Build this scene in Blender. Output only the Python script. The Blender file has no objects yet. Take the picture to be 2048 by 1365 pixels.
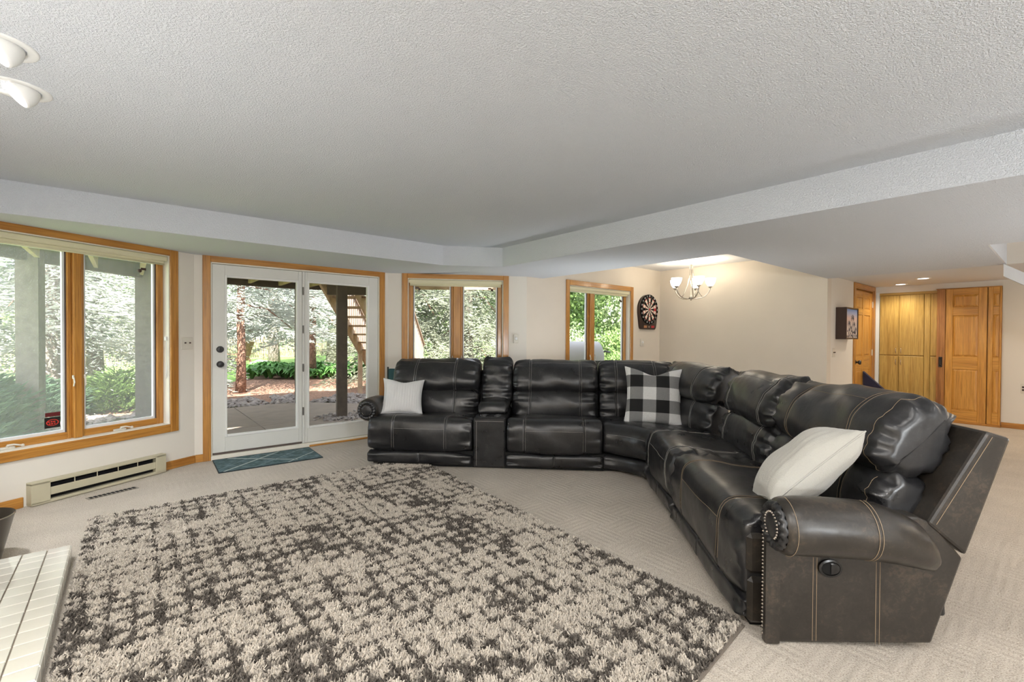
import bpy, math, random
import numpy as np
from mathutils import Vector, Matrix
C = bpy.context.scene.collection
PI = math.pi
rnd = random.Random(7)
# ------------------------------------------------------------------ camera
def camera():
    f, pitch, roll, yaw = 927.77, math.radians(-0.6555), math.radians(0.3004), math.radians(50.3168)
    fw = Vector((math.cos(yaw), math.sin(yaw), 0)); rt = Vector((math.sin(yaw), -math.cos(yaw), 0)); up = Vector((0, 0, 1))
    fw2 = fw*math.cos(pitch) + up*math.sin(pitch); up2 = up*math.cos(pitch) - fw*math.sin(pitch)
    r3 = rt*math.cos(roll) + up2*math.sin(roll); u3 = up2*math.cos(roll) - rt*math.sin(roll)
    cd = bpy.data.cameras.new('camera'); co = bpy.data.objects.new('camera', cd); C.objects.link(co)
    cd.sensor_width = 36; cd.lens = f/2048*36; cd.clip_start = 0.05; cd.clip_end = 300
    co.matrix_world = Matrix(((r3.x, u3.x, -fw2.x, 0), (r3.y, u3.y, -fw2.y, 0), (r3.z, u3.z, -fw2.z, 1.30), (0, 0, 0, 1)))
    bpy.context.scene.camera = co
camera()
sc = bpy.context.scene
sc.view_settings.view_transform = 'Standard'; sc.view_settings.look = 'None'
sc.view_settings.gamma = 1; sc.view_settings.use_curve_mapping = False
sc.view_settings.exposure = 0.06
# ------------------------------------------------------------------ world, sun, added fill lamps
w = bpy.data.worlds.new('sky'); sc.world = w; w.use_nodes = True
nt = w.node_tree; nt.nodes.clear()
sky = nt.nodes.new('ShaderNodeTexSky'); sky.sky_type = 'NISHITA'; sky.sun_disc = False
sky.sun_elevation = math.radians(52); sky.sun_rotation = math.radians(200)
bg = nt.nodes.new('ShaderNodeBackground'); bg.inputs[1].default_value = 4.2
wo = nt.nodes.new('ShaderNodeOutputWorld')
mixw = nt.nodes.new('ShaderNodeMixRGB'); mixw.inputs[0].default_value = 0.82; mixw.inputs[2].default_value = (0.80, 0.765, 0.72, 1)   # thin bright cloud over the blue
nt.links.new(sky.outputs[0], mixw.inputs[1]); nt.links.new(mixw.outputs[0], bg.inputs[0]); nt.links.new(bg.outputs[0], wo.inputs[0])
def lamp(name, kind, loc, energy, color=(1, 1, 1), aim=None, **kw):
    d = bpy.data.lights.new(name, kind); d.energy = energy; d.color = color
    for k, v in kw.items(): setattr(d, k, v)
    o = bpy.data.objects.new(name, d); C.objects.link(o); o.location = loc
    if aim is not None: o.rotation_euler = Vector(aim).to_track_quat('-Z', 'Y').to_euler()
    return o
SUN_DIR = Vector((0.30, 0.62, -0.80))
lamp('sun', 'SUN', (-10, -10, 20), 30, (1.0, 0.95, 0.87), SUN_DIR, angle=0.01)
DOWN = [(-0.55, 1.15, 46), (-0.2, -0.2, 34), (1.4, 0.1, 8), (2.6, -0.95, 4), (0.4, -1.9, 22), (2.4, -2.5, 8)]     # added fill downlights, unseen over and behind the camera
for x, y, e in DOWN:
    lamp('fill_downlight', 'AREA', (x, y, 2.29), e, (1.0, 0.97, 0.935), (0, 0, -1), shape='DISK', size=0.16)
for x, y in [(5.4, -0.9), (4.6, -2.2), (8.6, -0.9)]:  # warm fill lamps added out of view under the soffit and hall ceiling
    lamp('fill_downlight', 'AREA', (x, y, 2.07), 22, (1.0, 0.78, 0.55), (0, 0, -1), shape='DISK', size=0.16)
# unseen area lamps added to brighten ceiling and walls, turned up; two behind the sofa
for x, y, z, e, aim in ((-0.85, 1.6, 0.75, 17, (0.2, 0.45, 1)), (0.4, -3.4, 1.0, 145, (0.32, 0.42, 0.85)), (4.8, -1.6, 0.8, 34, (0, 0.2, 1)), (4.55, 3.60, 0.5, 16, (-0.25, -0.25, 1)), (2.80, 4.72, 0.45, 14, (-0.5, -0.8, 0.9))):
    lamp('ceiling_fill', 'AREA', (x, y, z), e, (0.92, 0.965, 1.0), aim, shape='DISK', size=0.5)
# ------------------------------------------------------------------ helpers
class MB:
    def __init__(s): s.v = []; s.f = []; s.m = []; s.mi = 0
    def add(s, vs, fs):
        b = len(s.v); s.v += [tuple(p) for p in vs]; s.f += [tuple(i+b for i in f) for f in fs]; s.m += [s.mi]*len(fs); return s
    def box(s, x0, x1, y0, y1, z0, z1):
        return s.add([(x0,y0,z0),(x1,y0,z0),(x1,y1,z0),(x0,y1,z0),(x0,y0,z1),(x1,y0,z1),(x1,y1,z1),(x0,y1,z1)],
                     [(0,3,2,1),(4,5,6,7),(0,1,5,4),(1,2,6,5),(2,3,7,6),(3,0,4,7)])
    def cbox(s, x0, x1, y0, y1, z0, z1, c=0.004):           # box with chamfered edges
        c = min(c, abs(x1-x0)*.4, abs(y1-y0)*.4, abs(z1-z0)*.4)
        X, Y, Z = (x0, x1), (y0, y1), (z0, z1); vs = []; idx = {}
        for i in (0, 1):
            for j in (0, 1):
                for k in (0, 1):
                    for a in range(3):
                        p = [X[i], Y[j], Z[k]]
                        for q in range(3):
                            if q != a: p[q] += c*(1 if (i, j, k)[q] == 0 else -1)
                        idx[(i, j, k, a)] = len(vs); vs.append(tuple(p))
        fs = []
        for a in range(3):
            b, d = (a+1) % 3, (a+2) % 3
            for sgn in (0, 1):
                q = []
                for bb, dd in ((0,0),(1,0),(1,1),(0,1)):
                    t = [0,0,0]; t[a] = sgn; t[b] = bb; t[d] = dd; q.append(idx[tuple(t)+(a,)])
                fs.append(tuple(q if sgn else q[::-1]))
            for bb in (0, 1):
                for dd in (0, 1):
                    t0 = [0,0,0]; t1 = [0,0,0]; t0[b] = t1[b] = bb; t0[d] = t1[d] = dd; t0[a] = 0; t1[a] = 1
                    q = [idx[tuple(t0)+(b,)], idx[tuple(t1)+(b,)], idx[tuple(t1)+(d,)], idx[tuple(t0)+(d,)]]
                    fs.append(tuple(q if bb == dd else q[::-1]))
        for i in (0, 1):
            for j in (0, 1):
                for k in (0, 1):
                    q = [idx[(i, j, k, a)] for a in range(3)]
                    fs.append(tuple(q if (i+j+k) % 2 else q[::-1]))
        return s.add(vs, fs)
    def prism(s, poly, z0, z1):
        n = len(poly)
        a = sum(poly[i][0]*poly[(i+1) % n][1]-poly[(i+1) % n][0]*poly[i][1] for i in range(n))
        if a < 0: poly = poly[::-1]
        return s.add([(x, y, z0) for x, y in poly]+[(x, y, z1) for x, y in poly],
                     [tuple(range(n))[::-1], tuple(range(n, 2*n))]+[(i, (i+1) % n, (i+1) % n+n, i+n) for i in range(n)])
    def tube(s, path, r, n=8, cap=True):
        P = [Vector(p) for p in path]; R = r if isinstance(r, (list, tuple)) else [r]*len(P)
        vs = []; fs = []; prev = None
        for i, p in enumerate(P):
            d = (P[min(i+1, len(P)-1)]-P[max(i-1, 0)])
            if d.length < 1e-9: d = Vector((0, 0, 1))
            d.normalize()
            if prev is None: a = d.orthogonal().normalized()
            else:
                a = prev-d*prev.dot(d)
                a = a.normalized() if a.length > 1e-6 else d.orthogonal().normalized()
            prev = a; b = d.cross(a)
            for k in range(n):
                t = 2*PI*k/n; vs.append(p+(a*math.cos(t)+b*math.sin(t))*R[i])
            if i:
                for k in range(n): fs.append(((i-1)*n+k, (i-1)*n+(k+1) % n, i*n+(k+1) % n, i*n+k))
        if cap: fs += [tuple(range(n))[::-1], tuple(range((len(P)-1)*n, len(P)*n))]
        return s.add(vs, fs)
    def lathe(s, prof, n=24, o=(0, 0, 0), M=None, cap=True):           # prof: (radius, height); axis z
        vs = []; fs = []; o = Vector(o)
        for r, z in prof:
            for k in range(n):
                p = Vector((r*math.cos(2*PI*k/n), r*math.sin(2*PI*k/n), z))
                if M is not None: p = M @ p
                vs.append(p+o)
        for i in range(1, len(prof)):
            for k in range(n): fs.append(((i-1)*n+k, (i-1)*n+(k+1) % n, i*n+(k+1) % n, i*n+k))
        if cap and prof[0][0] > 1e-6: fs.append(tuple(range(n))[::-1])
        if cap and prof[-1][0] > 1e-6: fs.append(tuple(range((len(prof)-1)*n, len(prof)*n)))
        return s.add(vs, fs)
    def build(s, name, mat, parent=None, smooth=False, loc=None, rot=None, angle=None):
        me = bpy.data.meshes.new(name); me.from_pydata([tuple(p) for p in s.v], [], s.f)
        for m in (mat if isinstance(mat, (list, tuple)) else [mat]): me.materials.append(m)
        if any(s.m): me.polygons.foreach_set('material_index', s.m)
        if smooth: me.polygons.foreach_set('use_smooth', [True]*len(me.polygons))
        me.update()
        if smooth and angle: me.set_sharp_from_angle(angle=math.radians(angle))
        o = bpy.data.objects.new(name, me); C.objects.link(o)
        if parent is not None: o.parent = parent
        if loc is not None: o.location = loc
        if rot is not None: o.rotation_euler = rot
        return o
def tag(o, label=None, cat=None, group=None, kind=None):
    for k, v in (('label', label), ('category', cat), ('group', group), ('kind', kind)):
        if v: o[k] = v
    return o
def empty(name, loc=(0, 0, 0), rz=0.0, M=None):
    o = bpy.data.objects.new(name, None); C.objects.link(o); o.empty_display_size = .1
    if M is not None: o.matrix_world = M
    else: o.location = loc; o.rotation_euler = (0, 0, rz)
    return o
def thing(name, label, cat, loc=(0, 0, 0), rz=0.0, group=None, M=None):
    return tag(empty(name, loc, rz, M), label, cat, group)
def kids(o): return [c for c in C.objects if c.parent == o]
def copy_tree(o, parent=None):
    c = o.copy(); C.objects.link(c)
    if parent is not None: c.parent = parent
    for ch in list(o.children): copy_tree(ch, c)
    return c
def frame(ox, oy, ang): return (ox, oy, ang)
# ------------------------------------------------------------------ materials
def mat(name):
    m = bpy.data.materials.new(name); m.use_nodes = True; nt = m.node_tree
    return m, nt, nt.nodes['Principled BSDF']
def N(nt, t, **kw):
    n = nt.nodes.new('ShaderNode'+t)
    for k, v in kw.items(): setattr(n, k, v)
    return n
def ramp(nt, fac, stops):
    r = N(nt, 'ValToRGB'); e = r.color_ramp.elements
    while len(e) < len(stops): e.new(0.5)
    for i, (p, c) in enumerate(stops): e[i].position = p; e[i].color = (c[0], c[1], c[2], 1)
    nt.links.new(fac, r.inputs[0]); return r.outputs[0]
def coords(nt, scale=(1, 1, 1), out='Object'):
    tc = N(nt, 'TexCoord'); mp = N(nt, 'Mapping'); mp.inputs['Scale'].default_value = scale
    nt.links.new(tc.outputs[out], mp.inputs[0]); return mp.outputs[0]
def noise(nt, vec, scale, detail=4, rough=.55, dist=0):
    n = N(nt, 'TexNoise'); n.inputs['Scale'].default_value = scale; n.inputs['Detail'].default_value = detail
    n.inputs['Roughness'].default_value = rough; n.inputs['Distortion'].default_value = dist
    nt.links.new(vec, n.inputs['Vector']); return n.outputs['Fac']
def bump(nt, b, h, strength, dist, prev=None):
    n = N(nt, 'Bump'); n.inputs['Strength'].default_value = strength; n.inputs['Distance'].default_value = dist
    nt.links.new(h, n.inputs['Height'])
    if prev is not None: nt.links.new(prev, n.inputs['Normal'])
    nt.links.new(n.outputs[0], b.inputs['Normal']); return n.outputs[0]
def simple(name, col, rough=.5, metal=0, var=0.0, vscale=6, bscale=0, bstr=.2, bdist=.002, spec=.5, coat=0):
    m, nt, b = mat(name)
    b.inputs['Base Color'].default_value = (*col, 1); b.inputs['Roughness'].default_value = rough
    b.inputs['Metallic'].default_value = metal; b.inputs['Specular IOR Level'].default_value = spec
    if coat: b.inputs['Coat Weight'].default_value = coat; b.inputs['Coat Roughness'].default_value = .1
    v = coords(nt)
    if var:
        f = noise(nt, v, vscale); lo = [c*(1-var) for c in col]; hi = [min(1, c*(1+var)) for c in col]
        nt.links.new(ramp(nt, f, [(.3, lo), (.7, hi)]), b.inputs['Base Color'])
    if bscale: bump(nt, b, noise(nt, v, bscale, 3), bstr, bdist)
    return m
def oak(name, axis, light, dark, rough=.38, ring=14):
    m, nt, b = mat(name)
    s = [9.0, 9.0, 9.0]; s[axis] = .55
    v = coords(nt, tuple(s)); n1 = noise(nt, v, 2.2, 5, .6, .35)
    s2 = [90, 90, 90]; s2[axis] = 2.5
    v2 = coords(nt, tuple(s2)); n2 = noise(nt, v2, 1.5, 3, .6)
    mid = [(a+c)/2 for a, c in zip(light, dark)]
    c1 = ramp(nt, n1, [(.30, dark), (.45, mid), (.55, light), (.68, mid)])
    c2 = ramp(nt, n2, [(.35, (.62, .58, .52)), (.55, (1, 1, 1))])
    mx = N(nt, 'MixRGB', blend_type='MULTIPLY'); mx.inputs[0].default_value = .75
    nt.links.new(c1, mx.inputs[1]); nt.links.new(c2, mx.inputs[2]); nt.links.new(mx.outputs[0], b.inputs['Base Color'])
    b.inputs['Roughness'].default_value = rough; b.inputs['Coat Weight'].default_value = .25; b.inputs['Coat Roughness'].default_value = .15
    bump(nt, b, n2, .15, .001)
    return m
OL, OD = (.53, .245, .045), (.35, .135, .020)
M = {}
M['oak_x'] = oak('honey oak along', 0, OL, OD); M['oak_z'] = oak('honey oak upright', 2, OL, OD)
DL, DD = (.67, .335, .062), (.48, .21, .030)
M['door_x'] = oak('door oak along', 0, DL, DD); M['door_z'] = oak('door oak upright', 2, DL, DD)
M['cab_z'] = oak('cabinet oak upright', 2, (.60, .40, .115), (.46, .28, .065), .34)
M['cab_x'] = oak('cabinet oak along', 0, (.60, .40, .115), (.46, .28, .065), .34)
M['knot_z'] = oak('knotty oak upright', 2, (.45, .20, .055), (.22, .08, .018))
M['wall'] = simple('warm greige wall paint', (.70, .635, .545), .75, var=.02, vscale=2, bscale=160, bstr=.08, bdist=.001, spec=.25)
M['wallw'] = simple('pale wall paint', (.74, .70, .63), .72, bscale=160, bstr=.08, bdist=.001, spec=.25)
M['ceil_smooth'] = simple('smooth ceiling paint', (.72, .73, .75), .8, spec=.2)
def popcorn():
    m, nt, b = mat('stippled ceiling paint'); b.inputs['Base Color'].default_value = (.71, .74, .785, 1)
    b.inputs['Roughness'].default_value = .85; b.inputs['Specular IOR Level'].default_value = .2
    v = coords(nt); n = noise(nt, v, 120, 3, .6); r = ramp(nt, n, [(.40, (0, 0, 0)), (.64, (1, 1, 1))])
    bump(nt, b, r, .7, .006)
    return m
M['ceil'] = popcorn()
def carpet():
    m, nt, b = mat('beige loop carpet'); v = coords(nt)
    n = noise(nt, v, 150, 2, .7); n2 = noise(nt, v, 3, 4, .6)
    c = ramp(nt, n, [(.30, (.36, .30, .24)), (.48, (.60, .54, .465)), (.70, (.72, .66, .58))])
    c2 = ramp(nt, n2, [(.3, (.86, .86, .86)), (.7, (1, 1, 1))])
    mx = N(nt, 'MixRGB', blend_type='MULTIPLY'); mx.inputs[0].default_value = 1
    nt.links.new(c, mx.inputs[1]); nt.links.new(c2, mx.inputs[2]); nt.links.new(mx.outputs[0], b.inputs['Base Color'])
    b.inputs['Roughness'].default_value = .95; b.inputs['Specular IOR Level'].default_value = .1
    # sculpted basket pattern: patches of grooves, one way or the other
    ck = N(nt, 'TexChecker'); ck.inputs['Scale'].default_value = 4.4; nt.links.new(v, ck.inputs['Vector'])
    w1 = N(nt, 'TexWave', bands_direction='X'); w1.inputs['Scale'].default_value = 7; w1.inputs['Distortion'].default_value = 1.5; nt.links.new(v, w1.inputs['Vector'])
    w2 = N(nt, 'TexWave', bands_direction='Y'); w2.inputs['Scale'].default_value = 7; w2.inputs['Distortion'].default_value = 1.5; nt.links.new(v, w2.inputs['Vector'])
    mm = N(nt, 'MixRGB'); nt.links.new(ck.outputs['Fac'], mm.inputs[0]); nt.links.new(w1.outputs['Fac'], mm.inputs[1]); nt.links.new(w2.outputs['Fac'], mm.inputs[2])
    p = bump(nt, b, mm.outputs[0], .34, .006); bump(nt, b, n, .9, .006, p)
    return m
M['carpet'] = carpet()
def leather(name, dark, light, rough):
    m, nt, b = mat(name); v = coords(nt)
    n = noise(nt, v, 5.5, 6, .65, .4); n2 = noise(nt, v, 38, 5, .7, 1.2)
    a = N(nt, 'Math', operation='MULTIPLY_ADD'); a.inputs[1].default_value = .45; nt.links.new(n2, a.inputs[0])
    mu = N(nt, 'Math', operation='MULTIPLY'); mu.inputs[1].default_value = .55; nt.links.new(n, mu.inputs[0]); nt.links.new(mu.outputs[0], a.inputs[2])
    mid = [(p+q)/2 for p, q in zip(dark, light)]
    nt.links.new(ramp(nt, a.outputs[0], [(.42, dark), (.54, [d*1.5 for d in dark]), (.62, mid), (.75, light)]), b.inputs['Base Color'])
    rr = ramp(nt, n, [(.3, (rough-.06,)*3), (.7, (rough+.1,)*3)]); nt.links.new(rr, b.inputs['Roughness'])
    b.inputs['Specular IOR Level'].default_value = .62
    vv = coords(nt, (1, 1, 1)); big = noise(nt, vv, 6, 3, .5, .8)
    p = bump(nt, b, big, .16, .02); bump(nt, b, noise(nt, v, 420, 2), .10, .001, p)
    return m
M['leather'] = leather('charcoal leather', (.011, .011, .012), (.046, .045, .044), .31)
M['leather_side'] = leather('weathered brown black leather', (.018, .015, .012), (.095, .070, .048), .34)
M['thread'] = simple('pale stitching thread', (.46, .44, .41), .7)
M['thread_tan'] = simple('tan stitching thread', (.36, .27, .17), .7)
M['nail'] = simple('antique nailhead metal', (.30, .27, .24), .28, metal=1)
M['black'] = simple('matt black plastic', (.008, .008, .008), .5)
M['gloss_black'] = simple('satin black plastic', (.012, .012, .013), .25)
M['dark'] = simple('dark void', (.004, .004, .004), .9)
M['white_door'] = simple('off white door paint', (.70, .70, .66), .38, var=.02)
M['white'] = simple('white paint', (.80, .80, .78), .4)
M['cream'] = simple('cream jamb paint', (.78, .75, .66), .45)
M['shade'] = simple('cream roller shade fabric', (.70, .66, .46), .7, bscale=300, bstr=.1, bdist=.0005)
M['bronze'] = simple('bronze weatherstrip', (.10, .075, .065), .5)
M['brown_plastic'] = simple('dark brown plastic', (.05, .022, .018), .4)
M['vinyl'] = simple('white sash cladding', (.78, .80, .80), .4)
M['almond'] = simple('almond enamelled steel', (.50, .46, .33), .42, var=.03)
M['almond_lt'] = simple('almond plastic', (.66, .62, .54), .4)
M['steel'] = simple('brushed nickel', (.58, .54, .48), .26, metal=1)
M['iron'] = simple('wrought black iron', (.012, .012, .012), .4)
M['tile'] = simple('glazed cream tile', (.76, .74, .67), .12, var=.04, vscale=5, coat=.4)
M['grout'] = simple('brown grey grout', (.23, .19, .15), .9, var=.1, vscale=30)
M['concrete'] = simple('patio concrete', (.225, .175, .135), .85, var=.10, vscale=5, bscale=90, bstr=.25, bdist=.003)
M['mulch'] = simple('shredded red mulch', (.30, .17, .115), .95, var=.55, vscale=26, bscale=45, bstr=.9, bdist=.04)
M['lawn'] = simple('lawn grass', (.20, .34, .07), .9, var=.35, vscale=14, bscale=60, bstr=.8, bdist=.03)
M['grass'] = simple('sunlit lawn grass', (.23, .38, .08), .8, var=.3, vscale=3)
M['rock'] = simple('river stone', (.22, .185, .16), .8, var=.45, vscale=9)
M['boulder'] = simple('grey boulder', (.36, .33, .31), .85, var=.3, vscale=7, bscale=20, bstr=.5, bdist=.02)
M['deck_dark'] = simple('weathered dark timber', (.062, .045, .032), .85, var=.25, vscale=9, bscale=50, bstr=.4, bdist=.004)
M['post_grey'] = simple('grey weathered timber', (.13, .115, .098), .85, var=.2, vscale=12, bscale=50, bstr=.4, bdist=.004)
M['deck_light'] = simple('treated yellow timber', (.36, .31, .13), .8, var=.2, vscale=8)
M['fence'] = simple('cedar fence timber', (.40, .32, .23), .85, var=.15, vscale=6)
M['rail'] = simple('pinkish rail timber', (.25, .185, .14), .85, var=.15, vscale=6)
M['stair'] = simple('brown stair timber', (.36, .25, .16), .85, var=.2, vscale=8)
M['bark'] = simple('spruce bark', (.23, .13, .09), .95, var=.45, vscale=22, bscale=40, bstr=1, bdist=.03)
M['bark_grey'] = simple('grey bark', (.24, .20, .17), .95, var=.4, vscale=22, bscale=40, bstr=1, bdist=.03)
def leafmat(name, col, var=.35, scale=3, trans=.25):
    m, nt, b = mat(name); v = coords(nt); f = noise(nt, v, scale, 4)
    lo = [c*(1-var) for c in col]; hi = [min(1, c*(1+var)) for c in col]
    nt.links.new(ramp(nt, f, [(.3, lo), (.7, hi)]), b.inputs['Base Color']); b.inputs['Roughness'].default_value = .6
    t = N(nt, 'BsdfTranslucent'); t.inputs[0].default_value = (*[min(1, c*1.2) for c in col], 1)
    mx = N(nt, 'MixShader'); mx.inputs[0].default_value = trans; out = nt.nodes['Material Output']
    nt.links.new(b.outputs[0], mx.inputs[1]); nt.links.new(t.outputs[0], mx.inputs[2]); nt.links.new(mx.outputs[0], out.inputs[0])
    return m
M['spruce_blue'] = leafmat('blue spruce needles', (.43, .45, .40), .34, 1.5)
M['spruce_green'] = leafmat('green spruce needles', (.29, .31, .23), .35, 1.5)
M['spruce_dark'] = leafmat('dark spruce needles', (.08, .12, .085), .4, 1.5)
M['leaf'] = leafmat('bright green leaves', (.14, .215, .065), .4, 2.5, .25)
M['leaf_pale'] = leafmat('pale green leaves', (.25, .31, .17), .3, 2.5, .25)
M['hosta'] = leafmat('hosta leaves', (.09, .22, .05), .55, 5, .2)
M['juniper'] = leafmat('juniper needles', (.07, .12, .07), .4, 3)
def glass(name, haze=0.0):
    m, nt, b = mat(name); nt.nodes.remove(b); out = nt.nodes['Material Output']
    t = N(nt, 'BsdfTransparent'); t.inputs[0].default_value = (.975, .98, .975, 1)
    g = N(nt, 'BsdfGlossy'); g.inputs['Roughness'].default_value = .02
    lw = N(nt, 'LayerWeight'); lw.inputs[0].default_value = .12
    mp = N(nt, 'Math', operation='MULTIPLY'); mp.inputs[1].default_value = .55; nt.links.new(lw.outputs['Fresnel'], mp.inputs[0])
    mx = N(nt, 'MixShader'); nt.links.new(mp.outputs[0], mx.inputs[0]); nt.links.new(t.outputs[0], mx.inputs[1]); nt.links.new(g.outputs[0], mx.inputs[2])
    last = mx.outputs[0]
    if haze:                                               # dust and specks on the pane
        d = N(nt, 'BsdfTranslucent'); d.inputs[0].default_value = (.9, .9, .88, 1)
        v = coords(nt); n = noise(nt, v, 260, 2, .6); n2 = noise(nt, v, 4, 3)
        r = ramp(nt, n, [(.62, (0, 0, 0)), (.72, (.5, .5, .5))])
        a = N(nt, 'Math', operation='ADD'); a.inputs[1].default_value = haze; 
        ml = N(nt, 'Math', operation='MULTIPLY'); nt.links.new(r, ml.inputs[0]); nt.links.new(n2, ml.inputs[1]); nt.links.new(ml.outputs[0], a.inputs[0])
        m2 = N(nt, 'MixShader'); nt.links.new(a.outputs[0], m2.inputs[0]); nt.links.new(last, m2.inputs[1]); nt.links.new(d.outputs[0], m2.inputs[2]); last = m2.outputs[0]
    nt.links.new(last, out.inputs[0]); return m
M['glass'] = glass('clear pane'); M['glass_dusty'] = glass('dusty pane', .07)
def emit(name, col, s, base=(.9, .9, .9)):
    m, nt, b = mat(name); b.inputs['Base Color'].default_value = (*base, 1)
    b.inputs['Emission Color'].default_value = (*col, 1); b.inputs['Emission Strength'].default_value = s; return m
M['lamp_face'] = emit('lit lamp face', (1, .97, .92), 6); M['lamp_shade'] = emit('lit opal glass', (1, .96, .88), 2.6)
def flat(name, col, rough=.6): return simple(name, col, rough)
# ------------------------------------------------------------------ room plan
AL = math.radians(30.27); ca, sa_ = math.cos(AL), math.sin(AL)
xAB, yB, xBC, yD, xE, yF, xG = .5195, 5.6324, 2.5915, 4.7138, 7.3485, 2.1275, 9.8099
hs, hc, hd, hh = 2.1008, 2.3246, 2.4676, 2.150
LW = (yB-yD)/sa_                                            # length of the angled bay walls
FA = (xAB, yB, AL); FB = (0, yB, 0); FC = (xBC, yB, -AL); FD = (0, yD, 0)
FE = (xE, 0, -PI/2); FF = (0, yF, 0); FG = (xG, 0, -PI/2)
def wall(name, fr, x0, x1, z1, holes=(), m=None, th=.16, y0=0):
    mb = MB(); x = x0
    for (a, b, c, d) in sorted(holes):
        if a > x: mb.box(x, a, y0, y0+th, 0, z1)
        if c > 0: mb.box(a, b, y0, y0+th, 0, c)
        if d < z1: mb.box(a, b, y0, y0+th, d, z1)
        x = b
    if x < x1: mb.box(x, x1, y0, y0+th, 0, z1)
    o = mb.build(name, m or M['wall'], None, loc=(fr[0], fr[1], 0), rot=(0, 0, fr[2]))
    return tag(o, kind='structure')
WA = (-1.665, -.235, .43, 2.05)     # window openings (x0,x1,z0,z1) in the frames of their walls
WC = (.245, 1.505, .50, 2.045)
WD = (4.995, 6.475, .48, 2.055)
DB = (.655, 2.478, 0, 2.045)
wall('wall_left', FA, -LW, .06, 2.5, [WA], M['wallw'])
wall('wall_back', FB, xAB-.06, xBC+.06, 2.5, [DB], M['wallw'])
wall('wall_back_right', FC, -.06, LW, 2.5, [WC], M['wallw'])
wall('wall_far', FD, xBC+LW*ca, xE+.16, 2.62, [WD])
wall('wall_dining', FE, -yD-.16, -yF, 2.62)
DF = (8.60, 9.64, 0, 2.075)
wall('wall_picture', FF, xE+.16, xG+.16, 2.5, [DF], M['wallw'])
GO = (-1.245+.0, -.66, 0, 2.05)
wall('wall_hall', FG, -yF-.1, 4.2, 2.5, [(-2.10, -.645, 0, 2.045)], M['wallw'])
wall('wall_fireside', (-1.06, 0, PI/2), -4.2, 4.75, 2.6)
wall('wall_front', (0, -4.0, PI), -10.0, 1.3, 2.6)
flo = MB(); flo.box(-1.25, xE+.05, -4.1, yD, -.12, 0); flo.box(xE+.05, xG+.1, -4.1, yF+.02, -.12, 0)
flo.prism([(xAB-LW*ca, yD), (xBC+LW*ca, yD), (xBC, yB), (xAB, yB)], -.12, 0)
tag(flo.build('floor', M['carpet']), kind='structure')
ce = MB(); ce.box(-1.3, 3.40, -4.1, 4.64, hc, 2.62)
tag(ce.build('ceiling', M['ceil']), kind='structure')
so = MB()
o_ = .15
so.prism([(-1.3, 4.555), (2.78, 4.59), (2.78, yB+o_), (xAB-.04, yB+o_), (xAB-LW*ca-o_*sa_, yD+o_*ca), (-1.3, yD+.1)], hs, 2.62)
so.prism([(2.78, 4.59), (3.372, 4.245), (3.372, yD+.12), (xBC+LW*ca, yD+.12), (xBC+.04, yB+o_), (2.78, yB+o_)], hs, 2.62)
so.box(3.372, 4.4668, -4.1, yD+.12, hs, 2.62)
so.box(4.4668, 5.70, -4.1, yF, hs, 2.62); so.box(5.70, xE, .47, yF, hs, 2.62)
tag(so.build('ceiling_soffit', M['ceil']), kind='structure')
cs = MB(); cs.box(4.4, xE+.1, yF-.05, yD+.1, hd, 2.62)
tag(cs.build('ceiling_dining', M['ceil_smooth']), kind='structure')
ch = MB(); ch.box(xE+.002, xG+.1, -4.1, yF+.1, hh, 2.62); tag(ch.build('ceiling_hall', M['ceil_smooth']), kind='structure')
# stair well above the hall: side face, back wall and sloping underside
sw = MB(); sw.box(5.70, xE, .455, .47, hs+.001, 3.2); tag(sw.build('trim_1', M['ceil_smooth']), kind='structure')
sw = MB(); sw.box(xE-.02, xE, -4.0, .455, hs, 3.2); tag(sw.build('wall_stairwell', M['wall']), kind='structure')
sl = MB(); sl.add([(7.20, .47, 1.965), (7.36, .47, 1.965), (7.36, -1.6, .45), (7.20, -1.6, .45), (7.20, .47, 2.095), (7.36, .47, 2.095), (7.36, -1.6, .58), (7.20, -1.6, .58)],
                  [(0,1,2,3),(7,6,5,4),(0,4,5,1),(2,6,7,3),(1,5,6,2),(0,3,7,4)])
tag(sl.build('trim_2', M['ceil_smooth']), kind='structure')
sun_slab = MB(); sun_slab.box(-1.5, 10.2, -4.4, 4.95, 3.2, 3.4); sun_slab.box(-1.3, 5.6, -4.1, 4.9, 2.62, 3.2); sun_slab.box(xE+.05, 10.0, -4.1, 4.9, 2.62, 3.2)  # unseen slab added over the house to block sun and light leaks
tag(sun_slab.build('roof', M['deck_dark']), kind='structure')
# baseboards
def base(name, fr, x0, x1):
    mb = MB(); mb.cbox(x0, x1, -.014, 0, 0, .078, .004)
    tag(mb.build(name, M['oak_x'], None, loc=(fr[0], fr[1], 0), rot=(0, 0, fr[2])), kind='structure')
base('baseboard_left', FA, -.30, -.003); base('baseboard_left.001', FA, -LW, -1.30)
base('baseboard_back', FB, xAB+.003, .60); base('baseboard_back.001', FB, 2.535, xBC)
base('baseboard_back_right', FC, .004, LW); base('baseboard_far', FD, 4.18, xE-.002); base('baseboard_dining', FE, -yD+.016, -yF)
base('baseboard_picture', FF, xE+.002, 8.53); base('baseboard_hall', FG, -.64, 4.0)
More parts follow.
